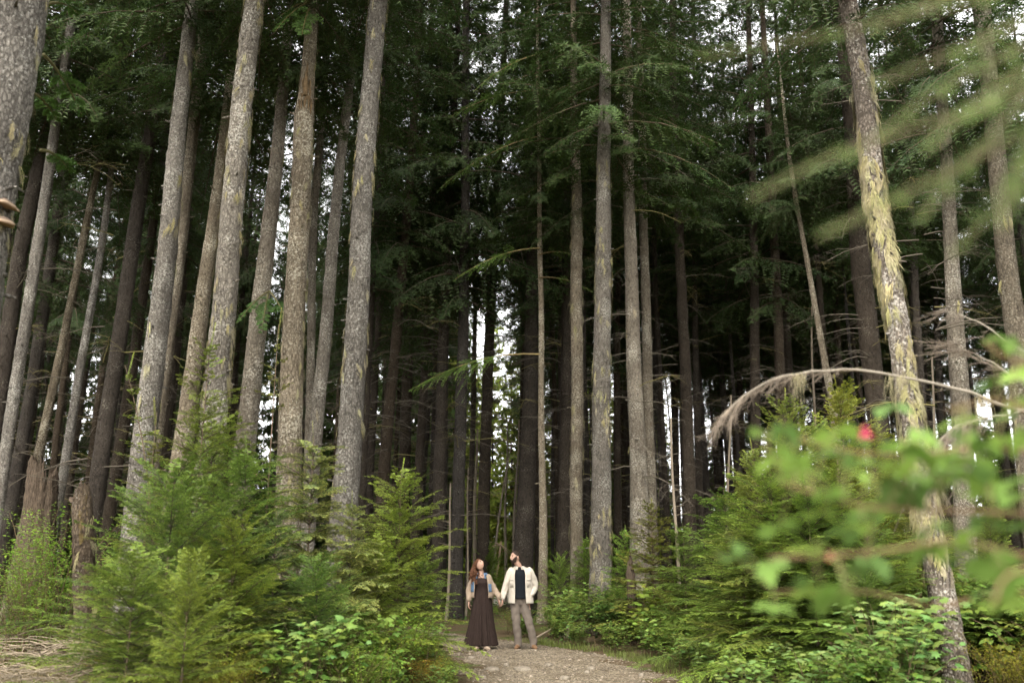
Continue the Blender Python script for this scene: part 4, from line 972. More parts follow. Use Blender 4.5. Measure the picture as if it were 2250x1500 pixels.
# ------------------------------------------------------------------ snags, logs, fungi, poles
def snag(name, label, pts, Y, mat, seed, jag=0.25, seg=26, amp=0.014, lean_y=0.0, cat="stump", moss=0):
    """a broken trunk with a splintered top; pts (px, py, width) low to high"""
    W = [pix(p[0], p[1], Y) for p in pts]; R = [wpx(p[0], p[1], p[2], Y) / 2 for p in pts]
    d = (W[1] - W[0]) / (W[1].z - W[0].z); g = float(gz(W[0].x, Y)); b = W[0] - d * (W[0].z - g)
    A = np.array([(-d.x * 0.3, 0, -0.3), (0, 0, 0)] + [(w.x - b.x, lean_y * w.z, w.z - g) for w in W if w.z - g > 0.1]); RR = np.array([R[0] * 1.15] * 2 + [q for w, q in zip(W, R) if w.z - g > 0.1])
    z = np.arange(-0.3, A[-1, 2], 0.06); th = np.linspace(0, 2 * math.pi, seg, endpoint=False); TH, ZZ = np.meshgrid(th, z)
    r = np.random.default_rng(seed)
    rr = np.interp(z, A[:, 2], RR); Rm = rr[:, None] * (1 + 0.06 * np.sin(5 * TH + seed) + 0.05 * np.sin(11 * TH + 1) + (0.045 * np.abs(np.sin(13 * TH + 1.5 * np.sin(1.7 * ZZ))) + 0.03 * np.sin(29 * TH + 4 * np.sin(2.3 * ZZ)) if seg > 40 else 0)) + amp * (0.6 * lumps(TH, ZZ * 0.6, seed) + r.normal(0, 0.5, TH.shape))
    cx = np.interp(z, A[:, 2], A[:, 0]); cy = np.interp(z, A[:, 2], A[:, 1])
    jz = jag * (0.6 * np.sin(th + seed) + 0.45 * np.sin(2 * th + 2 * seed) + 0.3 * np.sin(5 * th + 2) + r.normal(0, 0.22, seg)); jz -= jz.max() 
    k = np.clip((ZZ - (A[-1, 2] - 2.2 * jag)) / (2.2 * jag), 0, 1)
    V = np.stack([cx[:, None] + Rm * np.cos(TH), cy[:, None] + Rm * np.sin(TH), ZZ + k * jz[None]], -1)
    idx = np.arange(len(z) * seg).reshape(-1, seg); nx = np.roll(idx, -1, axis=1)
    mb = MB(); mb.add(V, np.stack([idx[:-1], nx[:-1], nx[1:], idx[1:]], -1).reshape(-1, 4))
    root = empty(name, b); tag(root, label, cat)
    link("trunk", mb.mesh("broken_trunk", mat, True), root)
    tm = MB(); top = V[-1]; c = top.mean(0) - np.array([0, 0, jag * 0.9]); mid = (top * 0.55 + c * 0.45) + np.stack([0 * th, 0 * th, r.normal(0, jag * 0.35, seg)], -1); tp = top * 0.995 + c * 0.005
    t2 = np.roll(tp, -1, axis=0); m2 = np.roll(mid, -1, axis=0)
    tm.tris(np.stack([tp, t2, m2], 1), np.ones((seg, 3))); tm.tris(np.stack([tp, m2, mid], 1), np.ones((seg, 3))); tm.tris(np.stack([mid, m2, np.tile(c, (seg, 1))], 1), np.ones((seg, 3)))
    for q in range(0):
        a = r.uniform(0, 6.28); p = np.array([cx[-1] + 0.8 * rr[-1] * math.cos(a), cy[-1] + 0.8 * rr[-1] * math.sin(a), A[-1, 2] - 1.2 * jag])
        tm.tube([p, p + [0, 0, jag * r.uniform(0.7, 1.25)]], [0.07 * rr[-1] + 0.008, 0.012], 4)
    link("splintered_top", tm.mesh("splintered_top", M_ROT), root)
    return root, A, RR
snag("rotten_stump", "tall rotten stump with a splintered top behind the huckleberry bush", [(82, 1200, 66), (91, 1100, 60), (100, 1000, 56)], 21.0, M_ROT, 3, 0.40, seg=72, amp=0.016)
sp_root, sA, sR = snag("broken_post_trunk", "broken mossy trunk with a reddish jagged top, waist thick as a post", [(196, 1480, 46), (186, 1250, 46), (179, 1052, 40)], 11.9, M_BARK_SNAG, 8, 0.14, amp=0.010)
tag(link("hanging_lichen", lichen_mesh(sA, sR, 5, 30, (0.5, 2.3), 1.0, 1.0, 0.6), sp_root), kind="stuff")
snag("splintered_stub", "small pale splintered stub in the shrubs beside the pale trunk", [(1386, 1260, 20), (1384, 1215, 14), (1382, 1198, 8)], 18.6, M_ROT, 6, 0.25, 10, 0.006)

# bracket fungi on the big trunk
M_FUNG = attr_mat("bracket_fungus", 0.9, 0.1, 0.15, 25)
for px, py, w in ((22, 458, 46), (14, 496, 44)):
    p = pix(px, py, 8.0); wd = wpx(px, py, w, 8.0)
    mb = MB(); nr, ns = 7, 14
    V = []; C = []
    for i in range(nr):
        f = i / (nr - 1); rad = math.sin(f * math.pi * 0.5 + 0.0001) if f < 0.5 else 1.0
        prof = [(0.05, 0.30), (0.45, 0.24), (0.8, 0.12), (1.0, -0.02), (0.97, -0.12), (0.6, -0.14), (0.05, -0.16)][i]
        for j in range(ns):
            a = -math.pi / 2 + math.pi * j / (ns - 1)
            wv = 1 + 0.10 * math.sin(3 * a + px) + 0.06 * math.sin(7 * a + py) + rng.normal(0, 0.015)
            V.append((prof[0] * wd * 0.62 * wv * math.cos(a), prof[0] * wd * 0.72 * wv * math.sin(a), prof[1] * wd * (0.55 + 0.45 * math.cos(a)) - 0.10 * wd * prof[0] * math.cos(a) + 0.03 * wd * math.sin(2 * a + px)))
            C.append([(0.09, 0.07, 0.055), (0.15, 0.11, 0.085), (0.07, 0.05, 0.04), (0.24, 0.18, 0.125), (0.24, 0.155, 0.10), (0.22, 0.14, 0.09), (0.2, 0.13, 0.08)][i])
    idx = np.arange(nr * ns).reshape(nr, ns)
    mb.add(np.array(V), np.stack([idx[:-1, :-1], idx[:-1, 1:], idx[1:, 1:], idx[1:, :-1]], -1).reshape(-1, 4), np.array(C))
    zl = p.z - bigL.location.z; ax = float(np.interp(zl, bigA[:, 2], bigA[:, 0])); rd = float(np.interp(zl, bigA[:, 2], bigR))
    o = link("bracket_fungus", mb.mesh("bracket_fungus", M_FUNG, True), bigL, (ax + rd * 0.93, -rd * 0.30, zl), (0, 0, -0.32)); o["label"] = "brown banded bracket fungus with a tan underside"

# the torn scar on the pale trunk: a long spike of wood and rusty resin streaks
root, af, rf = t15
M_SCAR = plain_mat("rusty_resin", (0.115, 0.078, 0.042), 0.9, 0.35, 14.0, 0.6)
mb = MB()
for q in range(26):
    a = -math.pi / 2 + rng.normal(0.25, 0.42); px_, py_ = 672, 185 + rng.uniform(-5, 55); zz = pix(px_, py_, 15.0).z - root.location.z
    ax = float(np.interp(zz, af[:, 2], af[:, 0])); rd = float(np.interp(zz, af[:, 2], rf))
    p = np.array([ax + rd * math.cos(a), af[0, 1] * 0 + float(np.interp(zz, af[:, 2], af[:, 1])) + rd * math.sin(a), zz]); o = np.array([math.cos(a), math.sin(a), 0]); l = rng.uniform(0.08, 0.3)
    mb.tube([p - o * 0.03 + [0, 0, l * .4], p + o * 0.008, p - o * 0.02 - np.array([0, 0, l])], [0.004, rng.uniform(0.012, 0.028), 0.004], 5)
zz = pix(672, 180, 15.0).z - root.location.z; ax = float(np.interp(zz, af[:, 2], af[:, 0])); rd = float(np.interp(zz, af[:, 2], rf))
mb.tube([[ax + 0.01, -rd, zz - 0.35], [ax + 0.02, -rd - 0.03, zz - 0.05], [ax + 0.03, -rd - 0.02, zz + 0.35]], [0.05, 0.035, 0.004], 6)
tag(link("torn_scar", mb.mesh("torn_scar", M_SCAR), root), "rusty torn scar with a splinter", kind="stuff")

# single live branches; the central ones are tinted brighter to look lit
def live_branch(parent, start, end, Y, tint=(1, 1, 1), dY=0.0, drop=0.35, base=(0.05, 0.09, 0.022), tip=(0.11, 0.16, 0.035), sp=0.07, name="branch", wid=0.34):
    a = np.array(pix(*start, Y)); b = np.array(pix(*end, Y + dY)); v = b - a; L = float(np.linalg.norm(v)); az = math.atan2(v[1], v[0])
    e0 = math.asin(max(-0.99, min(0.99, v[2] / L + drop))); r = np.random.default_rng(int(start[0] + end[1]))
    m = MB(); pos, D, Nn, l2, s, path, tl = branch_arrays(0, az, L, e0, drop, sp, wid, r, org=a, hang=(-0.15, 0.18))
    kp = s > 0.3; pos, D, Nn, l2, s = pos[kp], D[kp], Nn[kp], l2[kp], s[kp]
    c = np.tile(np.asarray(base), (len(pos), 1)) * r.uniform(0.8, 1.2, len(pos))[:, None]
    blades(m, pos, D, Nn, l2, c, tip, 0.022, 0.05, 0.024, 0.5, 0.6, r, fluff=0.35)
    P3, D3, N3, L3 = third(pos, D, Nn, l2, (0.25, 0.45, 0.65, 0.85), 0.4, r); blades(m, P3, D3, N3, L3, np.tile(c, (8, 1)), tip, 0.022, 0.05, 0.024, 0.5, 0.6, r, fluff=0.35)
    m.tube(path, np.linspace(0.022, 0.004, len(path)), 5, (0.16, 0.12, 0.06))
    me = m.mesh("live_branch", M_NEEDLE)
    me.transform(Matrix.Translation(-Vector(parent.location)))
    o = link(name, me, parent); o.color = (*tint, 1)
    return o
tr30 = t30[0]
for st, en, tn in (((1186, 778), (915, 858), 2.2), ((1186, 545), (1020, 615), 1.7), ((1184, 560), (1260, 560), 1.1), ((1184, 610), (1290, 640), 1.0), ((1184, 300), (1010, 420), 1.0), ((1184, 200), (1010, 260), 1.1), ((1184, 120), (1080, 210), 1.2)):
    live_branch(tr30, st, en, 24.5, (tn, tn, tn * 0.9), dY=-0.6)
for st, en in (((590, 640), (555, 720)), ((592, 640), (610, 735)), ((590, 645), (580, 745))):
    live_branch(t14[0], st, en, 17.3, (0.75, 0.9, 0.8), dY=-0.3, sp=0.05, name="drooping_twig", wid=0.3)
for st, en in (((682, 5), (655, 110)), ((680, 20), (670, 125)), ((684, 0), (640, 70))):
    live_branch(t15[0], st, en, 14.8, (0.9, 1.0, 0.8), dY=-0.25, sp=0.05, name="drooping_twig", wid=0.35)
for st, en in (((95, 120), (20 + 155, 250)), ((60, 200), (130, 270)), ((90, 330), (160, 385)), ((100, 10), (190, 50))):
    live_branch(bigL, st, en, 9.2, (0.7, 0.85, 0.75), dY=0.8, sp=0.06, wid=0.36)

# pale dead poles
G_POLE = "bare pale poles among the dark trunks"
for (x0, y0, w, x1, y1, Y, lb) in [(1487, 1230, 10, 1479, 1010, 19.5, "bare pale pole left of the dense right thicket"), (1042, 1235, 12, 1046, 1020, 34, "pale bare pole just above the woman's head"), (1079, 1260, 7, 1112, 1040, 33, "thin bare pole leaning between the two heads"),
        (1110, 1230, 8, 1113, 1010, 36, "straight thin pole between the two heads"), (983, 1300, 8, 990, 1120, 26, "thin tan pole beside the low young hemlock"), (1128, 1215, 9, 1137, 1000, 37, "pale pole touching the thick flared trunk"), (1600, 1130, 9, 1603, 960, 28, "thin pale pole behind the right thicket"), (1025, 1290, 6, 1029, 1090, 28, "thin pole at the woman's shoulder"),
        (2062, 1060, 10, 2052, 900, 20, "pale thin pole right of the lichen wrapped trunk"), (1790, 960, 9, 1786, 800, 30, "thin pale pole behind the arching dead branch")]:
    a, b = pix(x0, y0, Y), pix(x1, y1, Y); d = (b - a) / (b.z - a.z); g = float(gz(a.x, Y)); base = a - d * (a.z - g); H = (b.z - g) * 1.25; rw = wpx(x0, y0, w, Y) / 2
    mb = MB(); zz = np.linspace(-0.2, H, 12); mb.tube(np.stack([d.x * zz + 0.03 * np.sin(zz * 1.3), 0 * zz, zz], -1), np.linspace(rw, rw * 0.4, 12), 7, (0.165, 0.135, 0.10))
    rr = np.random.default_rng(int(x0))
    for q in range(10):
        z = rr.uniform(0.4, 1) * H; an = rr.uniform(0, 6.28); l = rr.uniform(0.1, 0.5); p = np.array([d.x * z, 0, z]); mb.tube([p, p + np.array([math.cos(an), math.sin(an), 0.2]) * l], [0.006, 0.002], 4, (0.25, 0.2, 0.15), cap=False)
    tag(link("dead_pole", mb.mesh("dead_pole", M_TWIG, True), None, base), lb, "dead tree", G_POLE)
# a bleached root fan behind the couple
mb = MB(); rr = np.random.default_rng(4); b0 = np.array(pix(1098, 1195, 31.0))
for q in range(26):
    a = rr.uniform(math.pi * 0.9, math.pi * 1.75); l = rr.uniform(0.3, 0.75); v = np.array([math.cos(a), rr.normal(0, 0.3), math.sin(a) * 0.7]) * l
    mb.tube([[0, 0, 0], v * 0.5 + [0, 0, 0.05], v], [0.014, 0.009, 0.003], 4, np.array([0.30, 0.225, 0.16]) * rr.uniform(0.6, 1.1), cap=False)
zt = b0[2] - float(gz(b0[0], 31.0)); mb.tube([[0.05, 0, 0.1], [-0.10, 0, -zt * 0.5], [-0.3, 0, -zt - 0.1]], [0.03, 0.035, 0.04], 6, (0.28, 0.2, 0.13))
tag(link("dead_sapling", mb.mesh("dead_sapling", M_TWIG), None, b0), "dead sapling with drooping bleached twigs between the two heads", "dead tree")

def log_mesh(L, R, seed, mat, taper=0.8):
    mb = MB(); seg = 16; xs = np.linspace(0, L, 14); th = np.linspace(0, 6.28, seg, endpoint=False); TH, XX_ = np.meshgrid(th, xs); r = np.random.default_rng(seed)
    Rm = R * (1 - (1 - taper) * XX_ / L) + 0.10 * R * lumps(TH, XX_, seed) * 0.5
    V = np.stack([XX_, Rm * np.cos(TH), Rm * np.sin(TH)], -1); idx = np.arange(14 * seg).reshape(14, seg); nx = np.roll(idx, -1, axis=1)
    mb.add(V, np.stack([idx[:-1], nx[:-1], nx[1:], idx[1:]], -1).reshape(-1, 4))
    return mb, V
lp = (at(1240, 20.2), 20.2, 0.16)
root = empty("mossy_log", lp, math.radians(38)); tag(root, "short mossy log with a pale broken end beside the path", "log")
lm, V = log_mesh(1.1, 0.17, 3, None); link("log", lm.mesh("log", M_BARK_SNAG, True), root)
em = MB(); ring = V[0]; em.tris(np.stack([ring, np.tile(ring.mean(0) + [0.03, 0, 0], (16, 1)), np.roll(ring, -1, axis=0)], 1), np.ones((16, 3))); link("broken_end", em.mesh("broken_end", M_STONE), root)
mm = MB(); rr = np.random.default_rng(6); n = 2600; x = rr.uniform(0, 1.05, n); a = rr.normal(math.pi / 2, 0.6, n); R = 0.175 - 0.03 * x
P = np.stack([x, R * np.cos(a), R * np.sin(a)], -1); o = np.stack([0 * x, np.cos(a), np.sin(a)], -1) * 0.025; sd = np.stack([rr.normal(0, 1, n), rr.normal(0, 1, n), rr.normal(0, 1, n)], -1) * 0.007
mm.tris(np.stack([P - sd, P + sd, P + o + sd * 1.5], 1), np.array([0.13, 0.12, 0.03]) * rr.uniform(0.6, 1.4, n)[:, None]); tag(link("moss", mm.mesh("moss", M_LEAF), root), kind="stuff")
a, b = pix(1172, 1399, 19.8), pix(1262, 1363, 20.6); a.z = float(gz(a.x, 19.8)) + 0.04; b.z = max(b.z, 0.35)
mb = MB(); mb.tube([a, a * 0.6 + b * 0.4 + Vector((0, 0, 0.04)), b], [0.022, 0.02, 0.012], 7, (0.19, 0.155, 0.115)); mid = a * 0.5 + b * 0.5
mb.tube([mid, mid + Vector((0.2, 0.1, 0.05)), mid + Vector((0.5, 0.2, 0.02))], [0.012, 0.009, 0.004], 5, (0.3, 0.24, 0.18))
tag(link("fallen_branch", mb.mesh("fallen_branch", M_TWIG, True)), "pale fallen branch lying behind the man's shoes", "branch")
M_PALE = plain_mat("pale_boulder", (0.55, 0.50, 0.42), 0.85, 0.2, 5.0, 0.4)
for (px, Y, w, hgt, lb) in ((1088, 36.0, 0.85, 0.42, "pale boulder glimpsed between the couple"), (1112, 37.5, 0.6, 0.6, "tan boulder glimpsed behind the joined hands")):
    mb = MB(); rr = np.random.default_rng(int(px)); th = np.linspace(0, 6.28, 12, endpoint=False); ph = np.linspace(-0.4, 1.4, 7)
    V = np.array([[(w / 2 * math.cos(p) * math.cos(t) * (1 + 0.15 * math.sin(3 * t + 2 * p)), w / 2 * math.cos(p) * math.sin(t), hgt * math.sin(p) * (1 + 0.1 * math.cos(4 * t))) for t in th] for p in ph]).reshape(-1, 3) + rr.normal(0, 0.012, (84, 3))
    idx = np.arange(84).reshape(7, 12); nx = np.roll(idx, -1, axis=1); mb.add(V, np.stack([idx[:-1], nx[:-1], nx[1:], idx[1:]], -1).reshape(-1, 4))
    tp = V[idx[-1]]; mb.tris(np.stack([tp, np.roll(tp, -1, axis=0), np.tile(tp.mean(0), (12, 1))], 1), np.ones((12, 3)))
    X = at(px, Y); tag(link("boulder", mb.mesh("boulder", M_PALE), None, (X, Y, float(gz(X, Y)) + 0.05)), lb, "boulder")

# ------------------------------------------------------------------ the dead tree whose branches arch in from the side
base = np.array([5.0, 6.3, float(gz(5.0, 6.3))])
root = empty("dead_tree", base); tag(root, "bleached dead branches arching in over the blurred leaves", "dead tree")
mb = MB(); mb.tube([[0, 0, -0.2], [0.02, 0, 1.5], [0.0, 0.05, 3.4], [-0.05, 0.1, 4.6]], [0.10, 0.085, 0.06, 0.03], 10, (0.24, 0.2, 0.15)); link("trunk", mb.mesh("dead_trunk", M_TWIG, True), root)
def spline(pts, n=26):
    P = np.array(pts, float); t = np.linspace(0, 1, len(P)); tt = np.linspace(0, 1, n)
    out = []
    for k in range(3):
        y = P[:, k]; m = np.gradient(y, t); i = np.clip(np.searchsorted(t, tt, side='right') - 1, 0, len(t) - 2); h = t[i + 1] - t[i]; u = (tt - t[i]) / h
        out.append((2 * u ** 3 - 3 * u ** 2 + 1) * y[i] + (u ** 3 - 2 * u ** 2 + u) * h * m[i] + (-2 * u ** 3 + 3 * u ** 2) * y[i + 1] + (u ** 3 - u ** 2) * h * m[i + 1])
    return np.stack(out, -1)
def dead_branch(ctrl, r0, twigs, seed, tw_len, down=1.0, start=0.35, lichen=0):
    r = np.random.default_rng(seed); m = MB()
    p = spline([np.array(pix(*c[:2], c[2])) if c[1] > 50 else np.array(c) for c in ctrl]) - base
    p += np.cumsum(r.normal(0, 0.005, p.shape), axis=0)
    m.tube(p, np.linspace(r0, r0 * 0.18, len(p)) * r.uniform(0.85, 1.15, len(p)), 7, (0.20, 0.175, 0.14))
    n = len(p)
    for i in range(twigs):
        j = int(n * (start + (1 - start) * r.random() ** 0.6)); j = min(j, n - 2); tn = p[j + 1] - p[j]; tn /= np.linalg.norm(tn)
        l = tw_len * r.uniform(0.35, 1.1); v = tn * r.uniform(0.35, 0.9) + np.array([0, r.normal(0, 0.45), -down * r.uniform(0.05, 0.75)])
        q = [p[j], p[j] + v * l * 0.5, p[j] + v * l - np.array([0, 0, 0.18 * l * down])]
        c = np.array([0.19, 0.155, 0.12]) * r.uniform(0.6, 1.15)
        m.tube(q, [r0 * 0.22, r0 * 0.15, 0.0012], 4, c, cap=False)
        for k in range(5):
            f = r.uniform(0.2, 0.95); o = q[0] + (q[2] - q[0]) * f; vv = v + np.array([r.normal(0, 0.5), r.normal(0, 0.4), r.normal(-0.35 * down, 0.35)]); ll = l * r.uniform(0.15, 0.4)
            m.tube([o, o + vv * ll], [0.0028, 0.001], 3, c * 0.95, cap=False)
    for i in range(lichen):
        j = r.integers(6, n - 2); o = p[j]
        for k in range(26):
            l = r.uniform(0.05, 0.24); e = o + np.array([r.normal(0, 0.03), r.normal(0, 0.03), 0]); t_ = e + np.array([r.normal(0, 0.03), r.normal(0, 0.02), -l])
            m.tube([e, t_], [0.0025, 0.001], 3, (0.30, 0.27, 0.16), cap=False)
    return m.mesh("dead_branch", M_TWIG)
tr = base + np.array([0, 0.03, 2.0])
link("arching_branch", dead_branch([tuple(tr), (2250, 905, 6.2), (2130, 855, 6.1), (1985, 820, 6.0), (1850, 803, 5.9), (1740, 815, 5.8), (1660, 850, 5.7), (1600, 905, 5.65)], 0.015, 44, 5, 0.33, 0.45, 0.5, 3), root)
link("dead_branch", dead_branch([tuple(base + np.array([0, 0, 2.6])), (2330, 850, 6.6), (2235, 825, 6.7), (2160, 790, 6.8), (2080, 757, 6.9)], 0.012, 34, 15, 0.42, 0.35, 0.3), root)
link("dead_branch", dead_branch([tuple(base + np.array([0, 0, 1.7])), (2330, 905, 6.0), (2225, 912, 6.0), (2140, 930, 6.0), (2085, 960, 6.0), (2050, 1010, 6.0)], 0.012, 44, 25, 0.40, 1.1, 0.3), root)
link("dead_branch", dead_branch([tuple(base + np.array([0, 0, 2.8])), (2330, 800, 6.4), (2230, 770, 6.4), (2140, 710, 6.6), (2070, 690, 6.8)], 0.010, 16, 35, 0.3, 0.6, 0.3), root)

# ------------------------------------------------------------------ out-of-focus plants close to the camera
root = empty("salmonberry_bush", (1.75, 1.85, float(gz(1.75, 1.85)))); tag(root, "blurred salmonberry bush with pink flowers close to the camera", "shrub")
rl = np.random.default_rng(91); B0 = np.array(root.location)
stems = [[(2500, 1150, 1.9), (2250, 1130, 1.8), (2060, 1120, 1.75), (1880, 1110, 1.7), (1720, 1060, 1.7)], [(2500, 1050, 2.1), (2300, 1000, 2.0), (2150, 985, 2.0), (1990, 1000, 1.95), (1830, 985, 1.9), (1700, 945, 1.9)],
         [(2500, 1300, 1.8), (2280, 1230, 1.75), (2100, 1190, 1.7), (1900, 1215, 1.65), (1690, 1225, 1.65)], [(2480, 900, 2.0), (2330, 830, 1.9), (2220, 790, 1.85), (2160, 750, 1.85)],
         [(2500, 1000, 1.8), (2320, 930, 1.7), (2200, 880, 1.7), (2080, 900, 1.75)], [(2500, 1320, 1.5), (2330, 1260, 1.45), (2220, 1260, 1.45), (2180, 1330, 1.45)], [(2350, 1350, 2.0), (2060, 1330, 2.0), (1900, 1300, 2.0), (1700, 1300, 1.95)]]
SP = []
for c in stems:
    w = [np.array(pix(q[0], q[1], q[2] * 1.02)) for q in c]
    p = spline([B0 + np.array([0.0, 0, 0]), (B0 + w[0]) / 2 + np.array([0.25, 0, 0.1])] + w, 30) - B0
    m = MB(); m.tube(p, np.linspace(0.007, 0.002, 30), 6, (0.17, 0.11, 0.06)); link("stem", m.mesh("stem", M_TWIG, True), root); SP.append(p[10:])
AP = np.concatenate(SP)
LEAFM = []
for k in range(3):
    m = MB(); V, Fc = leaf_template("trifoliate"); V = V.copy(); V[:, 2] += 0.04 * np.sin(V[:, 0] * 9 + k) + 0.05 * k * V[:, 1]
    m.add(V, Fc, np.tile(np.array([[0.16, 0.265, 0.055], [0.205, 0.315, 0.06], [0.115, 0.205, 0.05]][k]), (len(V), 1))); m.tube([[0.0, 0, 0], [0.3, 0, 0.005]], [0.012, 0.008], 4, (0.15, 0.13, 0.05)); LEAFM.append(m.mesh("leaf", M_LEAF))
spots = [(1700, 955), (1760, 990), (1660, 935), (1840, 1010), (1905, 1030), (1730, 1050), (1640, 1175), (1690, 1225), (1770, 1205), (1850, 1165), (1935, 1120), (2000, 1095), (2060, 1150), (2120, 1010), (2180, 1075), (2230, 1150), (2205, 1245), (2185, 1330), (2100, 1210), (2045, 935), (2105, 925),
         (2200, 755), (2235, 735), (2235, 815), (2195, 900), (2150, 975), (2235, 960), (1965, 890), (2010, 1185), (1895, 1105), (1610, 1215), (1700, 1330), (1770, 1290), (2160, 1140), (2240, 1060), (2130, 1085), (1960, 1060), (1830, 1100), (1790, 1130), (1860, 1230), (2080, 1050), (2245, 880), (2170, 830), (1950, 1210), (2040, 1240), (2230, 1310), (1740, 930), (1990, 980), (1690, 1010), (1880, 970)]
spots += [(float(rl.uniform(1640, 2260)), float(rl.uniform(930, 1330))) for _ in range(48)]
spots = [q for q in spots if not (q[1] > 1235 and 1880 < q[0] < 2140) and not (q[1] < 1000 and q[0] < 1680)]
for i, (px, py) in enumerate(spots):
    Yd = 1.78 + float(np.clip(rl.normal(0, 0.12), -0.12, 0.3)); p = np.array(pix(px, py, Yd * 1.02)) - B0
    j = np.argmin(np.linalg.norm(AP - p, axis=1)); v = p - AP[j]; v[2] *= 0.5; dist = np.linalg.norm(v) + 1e-6
    az = math.atan2(v[1], v[0]) if dist > 0.02 else rl.uniform(0, 6.28); az = 0.5 * az + 0.5 * (math.pi + rl.normal(0, 0.7)) if rl.random() < 0.6 else az
    s = rl.uniform(0.062, 0.098)
    o = link("leaf", LEAFM[i % 3], root, p - np.array([math.cos(az), math.sin(az), 0]) * s * 0.5, (rl.normal(0, 0.25), rl.normal(0.15, 0.25), az), (s, s, s))
    m = MB(); q = np.array(o.location); m.tube([AP[j], (AP[j] + q) / 2 + [0, 0, 0.02], q], [0.002, 0.0018, 0.0015], 4, (0.16, 0.15, 0.06), cap=False); link("leaf_stalk", m.mesh("leaf_stalk", M_TWIG), root)
M_PINK = attr_mat("petals", 0.6, 0.3, 0.1)
for (px, py, col, s) in ((1900, 948, (0.36, 0.012, 0.075), 0.020), (1827, 1219, (0.34, 0.07, 0.07), 0.013)):
    m = MB()
    for k in range(5):
        a = k * 1.2566; d = np.array([math.cos(a) * 0.75, math.sin(a) * 0.75, -0.65]); n_ = np.array([-math.sin(a), math.cos(a), 0])
        m.add(np.array([[0, 0, 0], d * s * 0.6 + n_ * s * 0.45, d * s * 1.2, d * s * 0.6 - n_ * s * 0.45, d * s * 0.6 + np.array([0, 0, 0.2 * s])]), np.array([[0, 1, 4], [1, 2, 4], [2, 3, 4], [3, 0, 4]]), col)
    m.tube([[0, 0, 0.3 * s], [0, 0, -0.5 * s]], [0.5 * s, 0.25 * s], 7, np.array(col) * 0.7)
    p = np.array(pix(px, py, 1.78)) - B0; j = np.argmin(np.linalg.norm(AP - p, axis=1)); m.tube([[0, 0, 0.3 * s], (AP[j] - p) * 0.5 + [0, 0, 0.01], AP[j] - p], 0.0012, 4, (0.14, 0.16, 0.05), cap=False)
    o = link("flower", m.mesh("flower", M_PINK), root, p); o["label"] = "pink salmonberry flower"

root = empty("hemlock_branch_tree", (1.75, 1.0, float(gz(1.75, 1.0)))); tag(root, "blurred hemlock sprays hanging in close to the camera", "tree"); B0 = np.array(root.location)
m = MB(); m.tube([[0, 0, -0.1], [0.02, 0, 1.5], [0, 0, 3.2]], [0.05, 0.04, 0.01], 9, (0.13, 0.1, 0.07)); link("trunk", m.mesh("sapling_trunk", M_TWIG, True), root)
def fg_twig(ctrl, seed, bl=0.017, side=9):
    r = np.random.default_rng(seed); m = MB(); p = spline([np.array(pix(*c)) for c in ctrl], 26) - B0
    p2 = np.concatenate([[np.array([0, 0, 2.5])], p]); m.tube(p2, np.concatenate([[0.008], np.linspace(0.004, 0.0012, 26)]), 5, (0.14, 0.1, 0.06))
    d = np.diff(p, axis=0); L = np.linalg.norm(d, axis=1); D = nrm(d); up = np.tile(nrm(np.array([[0.1, -0.5, 0.85]])), (len(D), 1))
    col = np.tile(np.array([0.075, 0.125, 0.030]), (len(D), 1)); blades(m, p[:-1], D, up, L, col, (0.16, 0.20, 0.05), 0.003, bl, 0.0028, 0, 0.7, r)
    for k in range(side):
        i = r.integers(3, 20); a = r.choice([-1, 1]) * r.uniform(0.6, 1.0); S = np.cross(D[i], up[i]); v = D[i] * math.cos(a) + S * math.sin(a); l = r.uniform(0.04, 0.11) * (1 - i / 30)
        blades(m, p[i][None], v[None], up[i][None], np.array([l]), col[:1] * r.uniform(0.8, 1.3), (0.16, 0.20, 0.05), 0.003, bl * 0.9, 0.0028, 0.6, 0.7, r, stemw=0.001)
    return m.mesh("needle_spray", M_NEEDLE)
fg = [[(2420, -260, 1.15), (2150, -60, 1.12), (1980, 40, 1.1), (1750, 90, 1.08), (1540, 125, 1.05)], [(2420, 60, 1.1), (2250, 200, 1.1), (2000, 285, 1.08), (1820, 350, 1.05), (1650, 435, 1.05)], [(2420, 160, 1.15), (2250, 290, 1.12), (2060, 390, 1.1), (1930, 455, 1.08), (1800, 520, 1.05)],
      [(2420, 0, 1.2), (2300, 150, 1.2), (2180, 300, 1.2), (2090, 390, 1.18), (2020, 485, 1.15)], [(2450, -100, 1.0), (2300, 20, 1.0), (2180, 80, 1.0), (2060, 130, 1.0), (1920, 190, 0.98)], [(2450, 200, 1.25), (2350, 300, 1.25), (2260, 400, 1.22), (2180, 470, 1.2), (2090, 560, 1.2)],
      [(2420, -200, 1.0), (2290, -90, 1.0), (2190, -20, 1.0), (2080, 20, 1.0), (1900, 40, 0.98)], [(2420, 60, 0.95), (2320, 120, 0.95), (2220, 180, 0.95), (2130, 240, 0.95), (2030, 330, 0.95)], [(2420, 120, 1.1), (2330, 220, 1.1), (2250, 330, 1.1), (2220, 420, 1.1), (2200, 500, 1.1)], [(2420, -60, 1.15), (2330, 40, 1.15), (2230, 110, 1.15), (2060, 200, 1.1), (1930, 300, 1.1)]]
for i, c in enumerate(fg):
    link("needle_spray", fg_twig(c, 900 + i), root)
